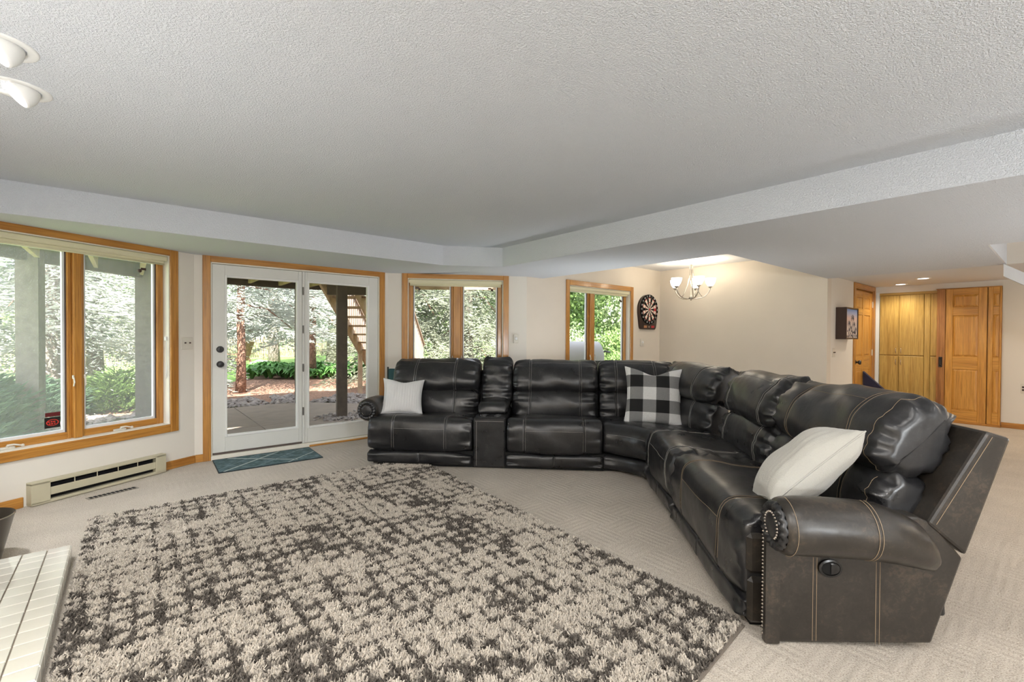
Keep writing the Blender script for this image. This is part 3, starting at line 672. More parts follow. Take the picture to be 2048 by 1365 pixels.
k = MB(); R = Matrix.Rotation(PI/2, 3, 'X'); k.lathe([(.036, 0), (.036, .006), (.014, .012), (.014, .035), (.03, .045), (.036, .06), (.028, .075), (0, .08)], 20, (8.70, .01, .915), R); k.build('knob', M['iron'], d2, True, angle=40)
for zz in (1.85, 1.05, .25): k = MB(); k.tube([(9.622, .004, zz-.05), (9.622, .004, zz+.05)], .009, 8); k.build('hinge', M['almond_lt'], d2)
# sliding door of the hall (local x = -world y)
d3 = thing('sliding_door', 'wide honey oak panelled sliding door with black pull at the end of the hall', 'door', (xG, 0, 0), -PI/2)
panel_door(d3, -1.245, -.795, .03, 2.052, -.050, .04, [(-1.165, -.885)], [(.20, .825), (1.02, 1.645), (1.775, 1.955)], 0, 0)
cb(d3, 'edge_board', M['knot_z'], -1.345, -1.248, -.062, -.008, .03, 2.052)
hm = MB(); hm.cbox(-1.318, -1.276, -.068, -.060, .845, .865); hm.cbox(-1.318, -1.276, -.068, -.060, .985, 1.005); hm.cbox(-1.318, -1.276, -.066, -.061, .86, .99, .002)
hm.tube([(-1.297, -.066, .865), (-1.297, -.095, .885), (-1.297, -.10, .925), (-1.297, -.095, .965), (-1.297, -.066, .985)], .009, 8); hm.build('pull_handle', M['iron'], d3, True, angle=40)
d4 = thing('narrow_panel_door', 'narrow honey oak panelled door fixed right of the wide sliding door', 'door', (xG, 0, 0), -PI/2)
panel_door(d4, -.785, -.648, .03, 2.052, -.042, .035, [(-.735, -.668)], [(.20, .825), (1.02, 1.645), (1.775, 1.955)], 0, 0)
tr = MB(); tr.cbox(-1.36, -.64, 0, .03, 0, 2.06, .003); tag(tr.build('trim_6', M['door_z'], None, loc=(xG, 0, 0), rot=(0, 0, -PI/2)), kind='structure')  # backing board added behind the hall doors so no daylight shows through gaps
tr = MB(); tr.cbox(-1.36, -.64, -.07, 0, 0, .03, .003); tag(tr.build('trim_3', M['oak_x'], None, loc=(xG, 0, 0), rot=(0, 0, -PI/2)), kind='structure')
tr = MB(); tr.cbox(-1.36, -.645, -.04, .02, 2.052, 2.066, .003); tag(tr.build('trim_4', M['oak_x'], None, loc=(xG, 0, 0), rot=(0, 0, -PI/2)), kind='structure')
cab = thing('pantry_cabinet', 'tall built in light oak pantry cabinet with four doors in the hall', 'cabinet', (xG, 0, 0), -PI/2)
cb(cab, 'carcass', M['cab_z'], -2.075, -1.25, .01, .5, 0, 2.04)
cb(cab, 'top_rail', M['cab_x'], -2.08, -1.25, -.006, .012, 2.005, 2.045)
for (a, b_, z0_, z1_, hx, hz) in ((-2.07, -1.822, 1.015, 2.0, -1.85, 1.09), (-1.814, -1.505, 1.015, 2.0, -1.785, 1.09), (-2.07, -1.822, .10, 1.0, -1.85, .90), (-1.814, -1.505, .10, 1.0, -1.785, .90), (-1.425, -1.255, 1.015, 2.0, None, 0), (-1.425, -1.255, .10, 1.0, None, 0)):
    dr = cb(cab, 'cabinet_door', M['cab_z'], a, b_, -.012, .009, z0_, z1_, c=.006)
    if hx:
        m = MB(); m.tube([(hx, -.012, hz-.045), (hx, -.034, hz-.035), (hx, -.036, hz), (hx, -.034, hz+.035), (hx, -.012, hz+.045)], .005, 8); m.build('handle', M['steel'], dr, True)
cb(cab, 'filler_stile', M['cab_z'], -1.500, -1.430, -.004, .012, 0, 2.0)
cw_ = MB(); cw_.box(-2.125, -2.078, -.01, .02, 0, 2.06); tag(cw_.build('trim_5', M['white'], None, loc=(xG, 0, 0), rot=(0, 0, -PI/2)), kind='structure')
# navy chair in the hall, only the corner of its back shows
nv = thing('navy_chair', 'dark navy upholstered chair in the hall in front of the oak cabinet', 'chair', (9.30, 2.02, 0), 0)
navy = simple('navy fabric', (.025, .028, .07), .85, bscale=200, bstr=.3, bdist=.002)
m = MB(); m.cbox(-.18, .24, -.12, .10, .30, .42, .03); m.build('seat', navy, nv)
m = MB(); m.add([(-.22, -.16, .40), (-.14, -.16, .40), (-.14, .10, .40), (-.22, .10, .40), (-.25, -.16, .50), (-.17, -.16, .50), (-.17, .10, .76), (-.25, .10, .76)], [(0,3,2,1),(4,5,6,7),(0,1,5,4),(1,2,6,5),(2,3,7,6),(3,0,4,7)]); m.build('backrest', navy, nv)
for sx in (-.15, .21):
    for sy in (-.10, .08): m = MB(); m.cbox(sx-.015, sx+.015, sy-.015, sy+.015, 0, .30, .003); m.build('leg', M['black'], nv)
# teal thing behind the sofa: folded chair back leaning by the patio door
tl = thing('teal_folding_chair', 'folded teal canvas chair standing behind the arm end of the sofa', 'chair', (2.535, 5.055, 0), math.radians(-44))
m = MB(); m.cbox(-.19, .19, -.02, .02, .45, .90, .008); m.build('seat_panel', simple('teal canvas', (.025, .085, .095), .8), tl)
for sx in (-.2, .2): m = MB(); m.tube([(sx, 0, 0), (sx, 0, .92)], .011, 8); m.build('leg', M['black'], tl, True)
# ------------------------------------------------------------------ sectional sofa (local: u along the long part, v to its back)
SOFA = thing('sectional_sofa', 'black leather L shaped reclining sectional sofa with rolled nailhead arms and console', 'sofa', (1.827, 4.456, 0), math.radians(-44.5))
def spline(pts, n, closed=True):
    P = np.array(pts, float); k = len(P); out = []
    seg = k if closed else k-1
    g = lambda i: P[i % k] if closed else P[min(max(i, 0), k-1)]
    for i in range(seg):
        for t in np.linspace(0, 1, n, endpoint=False):
            p0, p1, p2, p3 = g(i-1), g(i), g(i+1), g(i+2)
            out.append(.5*((2*p1)+(-p0+p2)*t+(2*p0-5*p1+4*p2-p3)*t*t+(-p0+3*p1-3*p2+p3)*t**3))
    if not closed: out.append(P[-1])
    return np.array(out)
def resample(P, n):
    Q = np.vstack([P, P[:1]]); L = np.r_[0, np.cumsum(np.linalg.norm(np.diff(Q, axis=0), axis=1))]
    s = np.linspace(0, L[-1], n, endpoint=False); return np.stack([np.interp(s, L, Q[:, i]) for i in range(2)], 1), L[-1]
def vnoise(x, seed):                                          # smooth 1D noise
    i = np.floor(x).astype(int); f = x-i; f = f*f*(3-2*f)
    h = lambda k: np.modf(np.sin(k*127.1+seed*311.7)*43758.5453)[0]
    return h(i)*(1-f)+h(i+1)*f
def strip(a, b): return lambda t: (np.array(a)+(np.array(b)-np.array(a))*t)
class Cushion:
    """a soft block: a closed profile (depth, height) swept along a front line with rounded, gathered ends"""
    def __init__(s, prof, line, dirs, R=.05, nP=64, seams=(), amp=.010, crown=.012, seed=1, gather=1.0, sag=.004):
        s.P, s.L = resample(spline(prof, 10), nP); s.line, s.dirs = line, dirs
        T = np.linspace(0, 1, 200); pts = np.array([line(t) for t in T]); s.W = np.linalg.norm(np.diff(pts, axis=0), axis=1).sum()
        s.R, s.seams, s.amp, s.crown, s.seed, s.nP, s.gather, s.sag = R, seams, amp, crown, seed, nP, gather, sag
        d = np.roll(s.P, -1, 0)-np.roll(s.P, 1, 0); nrm = np.stack([d[:, 1], -d[:, 0]], 1); nrm /= np.linalg.norm(nrm, axis=1, keepdims=True)+1e-9
        a = np.sum(s.P[:, 0]*np.roll(s.P[:, 1], -1)-np.roll(s.P[:, 0], -1)*s.P[:, 1])
        s.nrm = nrm if a > 0 else -nrm
    def ring(s, x, off=0.0):
        W = s.W; q = min(x, W-x); R = s.R
        ins = R-math.sqrt(max(0, R*R-(R-q)**2)) if q < R else 0
        k = np.arange(s.nP)/s.nP*s.L
        d = -ins+s.crown*(math.sin(PI*min(max(x/W, 0), 1))**.6)
        g = (q/.035)*math.exp(1-q/.035)*s.gather if q < .035 else math.exp(-(q-.035)/.07)*s.gather
        wr = s.amp*g*(vnoise(k*34, s.seed)-.5)*2+s.amp*.8*g*np.sin(k*95+3*vnoise(k*6, s.seed+3))
        lo = s.sag*(vnoise(k*7+x*5, s.seed+9)-.5)*2+.4*s.sag*np.sin(x*31+k*17+4*vnoise(k*5, s.seed))*(.4+g)
        fine = .0016*np.sin(k*12+70*x+9*vnoise(np.full_like(k, x*9), s.seed+1))*math.exp(-q/.25)
        for w_ in s.seams: d -= .007*math.exp(-((x-w_)/.009)**2)
        e = (d+wr+lo+fine+off)[:, None]
        return s.P+s.nrm*e
    def pos(s, x, pr):
        t = min(max(x/s.W, 0), 1); o = s.line(t); dv = s.dirs(t)
        return [(o[0]+dv[0]*p[0], o[1]+dv[1]*p[0], p[1]) for p in pr]
    def stations(s):
        R = s.R; xs = {0.0, s.W}
        for a in (.02, .06, .13, .25, .4, .6, .8, 1): xs |= {R*a, s.W-R*a}
        n = max(6, int(s.W/.022)); xs |= {s.W*i/n for i in range(1, n)}
        for w_ in s.seams: xs |= {w_-.016, w_-.009, w_-.004, w_, w_+.004, w_+.009, w_+.016}
        return sorted(x for x in xs if 0 <= x <= s.W)
    def build(s, name, m, parent):
        mb = MB(); n = s.nP; xs = s.stations(); vs = []; fs = []
        for x in xs: vs += s.pos(x, s.ring(x))
        for i in range(1, len(xs)):
            for k in range(n): fs.append(((i-1)*n+k, (i-1)*n+(k+1) % n, i*n+(k+1) % n, i*n+k))
        c0 = len(vs); vs.append(tuple(np.mean(np.array(vs[:n]), 0))); c1 = len(vs); vs.append(tuple(np.mean(np.array(vs[(len(xs)-1)*n:len(xs)*n]), 0)))
        for k in range(n): fs.append((k, c0, (k+1) % n)); fs.append(((len(xs)-1)*n+k, (len(xs)-1)*n+(k+1) % n, c1))
        mb.add(vs, fs); o = mb.build(name, m, parent, True); s.obj = o; return o
    def stitch(s, x, k0, k1, mb, off=.0012, r=.0008):            # a stitched line along the profile
        pr = s.ring(x, off); idx = [int(k) % s.nP for k in range(k0, k1+1)]; pts = s.pos(x, pr[idx]); mb.tube(pts, r, 4, False)
    def cross(s, k, x0, x1, mb, off=.0012, r=.0008):            # a stitched line along the width
        n = max(4, int((x1-x0)/.02)); mb.tube([s.pos(x0+(x1-x0)*i/n, s.ring(x0+(x1-x0)*i/n, off))[k % s.nP] for i in range(n+1)], r, 4, False)
    def kz(s, d, z): return int(np.argmin(np.sum((s.P-np.array([d, z]))**2, 1)))
SEAT = [(.04, .16), (.004, .20), (-.004, .30), (.002, .40), (.028, .462), (.085, .486), (.20, .482), (.40, .455), (.62, .43), (.66, .34), (.60, .24), (.30, .16)]
SEATR = [(.04, .14), (.004, .18), (-.004, .30), (.002, .41), (.030, .474), (.085, .500), (.20, .498), (.40, .476), (.62, .455), (.66, .34), (.60, .24), (.30, .14)]
KICK = [(.010, .034), (-.006, .05), (-.010, .09), (-.004, .135), (.02, .150), (.07, .148), (.08, .09), (.07, .036)]
LOW = [(.60, .36), (.565, .43), (.555, .53), (.580, .63), (.625, .695), (.70, .72), (.80, .66), (.80, .50), (.72, .36)]
UP = [(.645, .685), (.595, .715), (.575, .78), (.595, .86), (.645, .945), (.715, 1.005), (.79, 1.028), (.87, 1.020), (.915, .97), (.91, .86), (.86, .74), (.76, .68)]
def addset(front, dirs, W, prof, name, seams, seed, **kw):
    c = Cushion(prof, front, dirs, seams=seams, seed=seed, **kw); c.build(name, M['leather'], SOFA); return c
def fix(d): d = np.array(d, float); d /= np.linalg.norm(d); return lambda t: d
def double_seams(c, k0, k1, th='thread', cross=None, xs=None):
    mb = MB()
    xs = xs or c.seams
    for w_ in xs:
        for q in (-.011, .011): c.stitch(w_+q, k0, k1, mb)
    if cross is not None and len(xs) > 1: c.cross(cross, xs[0]+.012, xs[-1]-.012, mb)
    mb.build('stitching', M[th], c.obj)
def module(front, dirs, W, seam_at, seed, seatprof, cut=None, upR=.075, kick=True, backs=None, th='thread'):
    """one seat: footrest pad, seat, lower back and head pillow"""
    sm = [W*seam_at, W*(1-seam_at)]
    c = addset(front, dirs, W, seatprof, 'seat_cushion', sm, seed, R=.035, amp=.007)
    double_seams(c, c.kz(.0, .20), c.kz(.5, .45), th, c.kz(.0, .385) if seed != 5 else c.kz(.10, .49))
    if kick:
        kk = addset(front, dirs, W, KICK, 'footrest_panel', [W*.5], seed+20, R=.03, amp=.010, crown=.004, nP=40)
        mb = MB(); kk.stitch(W*.5, kk.kz(-.006, .05), kk.kz(-.004, .135), mb); mb.build('stitching', M[th], kk.obj)
    bf, bd, bW = backs or (front, dirs, W)
    sb = [bW*seam_at*1.1, bW*(1-seam_at*1.1)]
    l = addset(bf, bd, bW, LOW, 'lumbar_cushion', sb, seed+40, R=.065, amp=.009)
    double_seams(l, l.kz(.60, .37), l.kz(.61, .68), th)
    u = addset(bf, bd, bW, UP, 'head_cushion', sb, seed+60, R=upR, amp=.0085, sag=.006)
    double_seams(u, u.kz(.63, .69), u.kz(.87, 1.02), th, u.kz(.70, .995))
    if seed == 6:
        mb = MB(); u.stitch(bW-.085, u.kz(.63, .69), u.kz(.87, 1.02), mb); mb.build('stitching', M[th], u.obj)
        mb = MB(); l.stitch(bW-.075, l.kz(.60, .37), l.kz(.61, .68), mb); mb.build('stitching', M[th], l.obj)
    return c, l, u
def L_(a, b): return strip((a, 0), (b, 0))
PROFDIR = None
module(L_(0.0, 1.055), fix((0, 1)), 1.055, .25, 1, SEAT, backs=(L_(.045, 1.03), fix((0, 1)), .985))
module(L_(1.392, 2.318), fix((0, 1)), .926, .19, 2, SEAT, backs=(L_(1.40, 2.335), fix((0, 1)), .935))
RX = 2.66
module(strip((RX, -.285), (RX, -1.15)), fix((1, 0)), .865, .15, 4, SEATR, kick=False, backs=(strip((RX, -.42), (RX, -1.285)), fix((1, 0)), .865))
module(strip((RX, -1.155), (RX, -2.325)), fix((1, 0)), 1.17, .22, 6, SEATR, kick=False, backs=(strip((RX, -1.295), (RX, -2.335)), fix((1, 0)), 1.04), th='thread_tan')
kk = addset(strip((RX, -.29), (RX, -1.15)), fix((1, 0)), .86, KICK, 'footrest_panel', [.43], 24, R=.03, amp=.006, crown=.003, nP=40)
kk = addset(strip((RX, -1.16), (RX, -2.325)), fix((1, 0)), 1.165, KICK, 'footrest_panel', [.58], 26, R=.03, amp=.008, crown=.003, nP=40)
# corner wedge: seat fans round the inner corner, two backs
p0, p1, p2_, p3_ = np.array([2.325, .012]), np.array([2.50, -.03]), np.array([2.60, -.14]), np.array([2.66, -.275])
wl = lambda t: (1-t)**3*p0+3*(1-t)**2*t*p1+3*(1-t)*t*t*p2_+t**3*p3_
wd = lambda t: np.array([math.sin(PI/2*t), math.cos(PI/2*t)])
WSEAT = [(.05, .17), (.012, .22), (.0, .30), (.008, .36), (.04, .43), (.10, .462), (.22, .462), (.45, .445), (.66, .43), (.70, .34), (.6, .24), (.3, .17)]
c = addset(wl, wd, 1, WSEAT, 'seat_cushion', [], 11, R=.03, amp=.006, crown=.006); mb = MB(); c.cross(c.kz(.006, .355), .03, c.W-.03, mb); mb.build('stitching', M['thread'], c.obj)
WK = [(.012, .03), (-.004, .06), (-.006, .11), (.006, .15), (.04, .165), (.08, .15), (.08, .05)]
addset(wl, wd, 1, WK, 'base_panel', [], 31, R=.02, amp=.004, crown=.002, nP=36)
for (a, b, d, sd) in (((2.345, .0), (3.16, .0), (0, 1), 12), ((2.395, .60), (2.655, -.40), (.968, .252), 13)):
    W_ = float(np.linalg.norm(np.array(b)-np.array(a))); ln = strip(a, b); dv = fix(d); sb = [W_*.22, W_*.72]
    l = addset(ln, dv, W_, LOW, 'lumbar_cushion', sb, sd+40, R=.05, amp=.009); double_seams(l, l.kz(.60, .37), l.kz(.61, .68))
    u = addset(ln, dv, W_, UP, 'head_cushion', sb, sd+60, R=.06, amp=.011, sag=.006); double_seams(u, u.kz(.63, .69), u.kz(.87, 1.02), cross=u.kz(.70, .995))
# back shells and the dark base frame
def shell(poly, u0, u1, along, name='back_shell', m=None, lo=0):
    mb = MB(); n = len(poly); q = [(a, b) for a, b in poly]
    if along == 'u': vs = [(u0, d, z) for d, z in q]+[(u1, d, z) for d, z in q]
    else: vs = [(RX+d, u0, z) for d, z in q]+[(RX+d, u1, z) for d, z in q]
    mb.add(vs, [tuple(range(n)), tuple(range(n, 2*n))[::-1]]+[(i, i+n, (i+1) % n+n, (i+1) % n) for i in range(n)])
    o = mb.build(name, m or M['leather'], SOFA); bv = o.modifiers.new('bevel', 'BEVEL'); bv.width = .012; bv.segments = 2; bv.limit_method = 'ANGLE'
    return o
SH = [(.80, .08), (.74, .45), (.90, .90), (.985, .885), (.88, .40), (.86, .08)]
shell(SH, .03, 1.05, 'u'); shell(SH, 1.052, 1.393, 'u'); shell(SH, 1.395, 2.36, 'u'); shell(SH, 2.36, 3.18, 'u'); shell(SH, -.42, -1.28, 'r')
SW = [(.707, .535), (.926, .922), (1.018, .895), (.855, .408)]
wg = shell(SW, -1.30, -2.425, 'r', 'back_shell', M['leather_side'])
shell([(.80, .10), (.76, .48), (.84, .40), (.86, .10)], -1.30, -2.33, 'r', 'back_panel')
mb = MB(); d_ = Vector((.219, 0, .387)); 
mb.tube([(RX+.707+.219*t+.026, -2.4258, .535+.387*t-.012) for t in (.03, .35, .7, .97)], .0010, 4)
mb.build('stitching', M['thread_tan'], wg)
fb = MB(); fb.box(.10, 2.33, .04, .84, .005, .16); fb.box(2.72, 3.46, -2.30, .5, .005, .16); fb.box(2.33, 3.4, .05, .8, .005, .16)
fb.build('base_frame', M['dark'], SOFA)
# console
cn = MB(); cn.cbox(1.066, 1.384, .012, .80, .012, .500, .014); con = cn.build('console', M['leather'], SOFA, True, angle=40)
mb = MB(); mb.tube([(1.085, .0095, .465), (1.365, .0095, .465)], .0012, 4); mb.tube([(1.10, .0095, .03), (1.10, .0095, .46)], .0012, 4); mb.build('stitching', M['thread'], con)
for cx in (1.155, 1.295):
    mb = MB(); mb.lathe([(.034, .500), (.036, .507), (.046, .508), (.048, .502), (.048, .498)], 28, (cx, .14, 0), cap=False); mb.lathe([(0, .5005), (.034, .5008)], 28, (cx, .14, 0), cap=False); mb.build('cup_holder', M['gloss_black'], con, True, angle=40)
c = addset(strip((1.07, .0), (1.38, .0)), fix((0, 1)), 1, [(.25, .505), (.225, .54), (.235, .585), (.28, .612), (.42, .618), (.60, .61), (.62, .55), (.60, .505)], 'console_lid', [], 51, R=.045, amp=.004, nP=44)
c = addset(strip((1.052, .0), (1.392, .0)), fix((0, 1)), 1, [(.63, .54), (.60, .62), (.62, .78), (.68, .94), (.75, 1.025), (.82, 1.045), (.90, 1.03), (.93, .95), (.88, .75), (.80, .54)], 'console_back_cushion', [], 52, R=.06, amp=.011, sag=.008)
# arms
def arm(cu, cv0, side, v_axis):
    """roll-over arm; v_axis: arm runs along +v (left arm) or along +u (right arm)"""
    to = (lambda a, l, z: (cu+side*l, cv0+a, z)) if v_axis else (lambda a, l, z: (cv0+a, cu+side*l, z))
    A_ = [0, .012, .03, .08, .18, .29, .38, .46, .52, .565, .60]; zc = [.538, .538, .538, .540, .540, .536, .528, .508, .485, .455, .43]
    rr = [.094, .108, .113, .115, .115, .114, .112, .104, .092, .070, .03]
    mb = MB(); n = 28; vs = []; fs = []
    for i, (a, z, r) in enumerate(zip(A_, zc, rr)):
        for k in range(n):
            t = 2*PI*k/n; wr = 1+.010*math.sin(9*t+i)*(i < 4); rz = r if i < 6 else r*1.0
            vs.append(to(a, r*1.0*math.cos(t)*wr, z+rz*math.sin(t)*wr))
    for i in range(1, len(A_)):
        for k in range(n): fs.append(((i-1)*n+k, (i-1)*n+(k+1) % n, i*n+(k+1) % n, i*n+k))
    fs.append(tuple(range((len(A_)-1)*n, len(A_)*n)))
    mb.add(vs, fs); roll = mb.build('arm', M['leather_side'], SOFA, True)
    # front face of the roll: gathered ring and padded disc
    mb = MB(); vs = []; fs = []; prof = [(.094, 0.0), (.098, -.010), (.085, -.024), (.068, -.020), (.060, -.006)]
    n = 72
    for r, a in prof:
        for k in range(n):
            t = 2*PI*k/n; g = .0055*math.sin(17*t)*(1 if .06 < r < .097 else 0); vs.append(to(a+g, r*math.cos(t), .538+r*math.sin(t)))
    for i in range(1, len(prof)):
        for k in range(n): fs.append(((i-1)*n+k, (i-1)*n+(k+1) % n, i*n+(k+1) % n, i*n+k))
    mb.add(vs, fs); mb.build('gathered_ring', M['leather'], roll, True)
    mb = MB(); n = 32; vs = []; fs = []; prof = [(.061, -.006), (.056, -.018), (.038, -.024), (.001, -.026)]
    for r, a in prof:
        for k in range(n): t = 2*PI*k/n; vs.append(to(a, r*math.cos(t), .538+r*math.sin(t)))
    for i in range(1, len(prof)):
        for k in range(n): fs.append(((i-1)*n+k, (i-1)*n+(k+1) % n, i*n+(k+1) % n, i*n+k))
    mb.add(vs, fs); mb.build('front_disc', M['leather'], roll, True)
    nl = MB()
    def nail(a, l, z):
        c0 = Vector(to(a, l, z)); vs = [tuple(c0+Vector(to(-.006, 0, 0))-Vector(to(0, 0, 0)))]
        for k in range(6): t = 2*PI*k/6; vs.append(to(a, l+.0062*math.cos(t), z+.0062*math.sin(t)))
        nl.add(vs, [(0, 1+k, 1+(k+1) % 6) for k in range(6)])
    for k in range(24):
        t = 2*PI*k/24+.1
        if not (-2.0 < ((t+PI) % (2*PI))-PI < -1.15): nail(-.022, .053*math.cos(t), .538+.053*math.sin(t))
    zz = .478
    while zz > .03: nail(-.014, -.085, zz); nl.v; zz -= .0155
    nl.build('nailhead_trim', M['nail'], roll)['kind'] = 'stuff'
    sm = MB(); n = 28
    for a in (.028, .318, .332):
        i = 0; r = .1155; z = .5385 if a < .1 else .535
        sm.tube([to(a, r*math.cos(t), z+r*math.sin(t)) for t in [math.radians(d) for d in range(-125, 100, 9)]], .0009, 4, False)
    sm.build('stitching', M['thread_tan'], roll)
    return roll, to
roll, to = arm(-2.505, 2.735, -1, False)
rl, tol = arm(-.030, .085, -1, True)
def arm_panel(to, l0, l1, roll, near):
    tz = .56 if near else .46
    poly = [(.035, .004), (.66, .035), (.775, .395), (.66, tz-.025), (.60, tz), (.035, tz)]
    n = len(poly); mb = MB(); mb.add([to(a, l0, z) for a, z in poly]+[to(a, l1, z) for a, z in poly], [tuple(range(n)), tuple(range(n, 2*n))[::-1]]+[(i, i+n, (i+1) % n+n, (i+1) % n) for i in range(n)])
    o = mb.build('arm_panel', M['leather_side'], SOFA); bm_ = o.modifiers.new('bevel', 'BEVEL'); bm_.width = .010; bm_.segments = 2; bm_.limit_method = 'ANGLE'
    mb = MB(); mb.add([to(-.008, -.10, .01), to(-.008, -.07, .01), to(-.008, -.07, .48), to(-.008, -.10, .48), to(.05, -.10, .01), to(.05, -.07, .01), to(.05, -.07, .48), to(.05, -.10, .48)], [(0,1,2,3),(7,6,5,4),(0,4,5,1),(2,6,7,3),(1,5,6,2),(0,3,7,4)])
    mb.build('front_post', M['leather_side'], SOFA)
    if near:
        s = MB()
        for a in (.19, .205, .44, .455): s.tube([to(a, l1+.0006, .02), to(a, l1+.0006, .2), to(a, l1+.0006, .44)], .0009, 4)
        s.build('stitching', M['thread_tan'], o)
        for rx, rz, lo, hi, m in ((.047, .037, 0, .010, 'gloss_black'), (.036, .026, .004, .012, 'dark')):
            h = MB(); vs = []; nn = 32
            for (q, e) in ((1, lo), (1, hi), (.80, hi+.002), (.74, lo+.002)) if m == 'gloss_black' else ((1, hi-.003),):
                for k in range(nn): t = 2*PI*k/nn; vs.append(to(.255+rx*q*math.cos(t), l1+e, .333+rz*q*math.sin(t)))
            if m == 'gloss_black': fs = [(i*nn+k, i*nn+(k+1) % nn, (i+1)*nn+(k+1) % nn, (i+1)*nn+k) for i in range(3) for k in range(nn)]
            else: fs = [tuple(range(nn))]
            h.add(vs, fs); hb = h.build('recline_bezel' if m == 'gloss_black' else 'recline_recess', M[m], o, True, angle=40)
        h = MB(); vs = []; nn = 20
        for (q, e) in ((1, .004), (1, .011), (.85, .013)):
            for k in range(nn):
                t = 2*PI*k/nn; vs.append(to(.262+max(-.008, .030*math.cos(t))*q, l1+e, .333+.024*math.sin(t)*q))
        h.add(vs, [(i*nn+k, i*nn+(k+1) % nn, (i+1)*nn+(k+1) % nn, (i+1)*nn+k) for i in range(2) for k in range(nn)]+[tuple(range(2*nn, 3*nn))]); h.build('recline_lever', M['gloss_black'], o, True, angle=40)
arm_panel(to, -.18, -.088, rl, True)
arm_panel(tol, -.20, -.06, rl, False)
# side cheeks of the near footrest, seen beside the arm
mb = MB(); mb.cbox(RX+.03, RX+.12, -2.345, -2.30, .25, .43, .018); mb.build('footrest_side', M['leather_side'], SOFA, True, angle=40)
mb = MB(); mb.cbox(RX+.035, RX+.125, -2.345, -2.30, .03, .235, .018); mb.build('footrest_side', M['leather_side'], SOFA, True, angle=40)
# ------------------------------------------------------------------ pillows
def sofa_world(u, v, z): a = math.radians(-44.5); return Vector((1.827+u*math.cos(a)-v*math.sin(a), 4.456+u*math.sin(a)+v*math.cos(a), z))
def pillow(name, label, m, c, xdir, ydir, w_, h_, th, ribs=0, pinch=.10, seed=1, chop=0.0):
    a = math.radians(-44.5); R = Matrix.Rotation(a, 3, 'Z'); X = (R @ Vector(xdir)).normalized(); Y = (R @ Vector(ydir)); Y = (Y-X*Y.dot(X)).normalized(); Z = X.cross(Y)
    t = thing(name, label, 'pillow', M=Matrix((( X.x, Y.x, Z.x, c.x), (X.y, Y.y, Z.y, c.y), (X.z, Y.z, Z.z, c.z), (0, 0, 0, 1))))
    n = 48; mb = MB(); vs = []; r_ = random.Random(seed); ph = [r_.uniform(0, 6) for _ in range(6)]
    for sgn in (1, -1):
        for i in range(n+1):
            for j in range(n+1):
                x = -1+2*i/n; y = -1+2*j/n
                px = x*(1-pinch*(1-x*x*0)*(1-y*y)*.9*abs(x)**3); py = y*(1-pinch*(1-x*x)*abs(y)**3)
                py -= chop*math.exp(-(x/.38)**2)*max(0, y)**3
                b = max(0, (1-abs(x)**2.6)*(1-abs(y)**2.6))**.5
                z = sgn*(th*.5*b+.002)
                wv = .035*math.sin(3*x+ph[0])*math.sin(2.5*y+ph[1])+.02*math.sin(6*x*y+ph[2])+.015*math.sin(7*y+ph[3]+2*x)
                z += th*wv*b
                if ribs: z += sgn*.006*b*(abs(math.sin(PI*ribs*.5*(y if ribs < 0 else x)))-.5)
                vs.append((px*w_/2, py*h_/2, z))
    N_ = (n+1)*(n+1); fs = []
    for i in range(n):
        for j in range(n):
            a_, b_, c_, d_ = i*(n+1)+j, (i+1)*(n+1)+j, (i+1)*(n+1)+j+1, i*(n+1)+j+1
            fs.append((a_, b_, c_, d_)); fs.append((a_+N_, d_+N_, c_+N_, b_+N_))
    ed = [i*(n+1) for i in range(n+1)]+[n*(n+1)+j for j in range(1, n+1)]+[i*(n+1)+n for i in range(n-1, -1, -1)]+[j for j in range(n-1, 0, -1)]
    for k in range(len(ed)): p, q = ed[k], ed[(k+1) % len(ed)]; fs.append((p, p+N_, q+N_, q))
    mb.add(vs, fs); mb.build('pillow_cover', m, t, True)
    sb = MB(); sb.tube([Vector(vs[e])*Vector((1.004, 1.004, 0)).x if False else (vs[e][0]*1.003, vs[e][1]*1.003, 0) for e in ed+ed[:1]], .0035, 6, False); sb.build('piping', m, t, True)
    return t
def plush(name, col):
    m, nt, b = mat(name); b.inputs['Base Color'].default_value = (*col, 1); b.inputs['Roughness'].default_value = .95; b.inputs['Sheen Weight'].default_value = .4
    v = coords(nt); bump(nt, b, noise(nt, v, 160, 3), .5, .004); return m
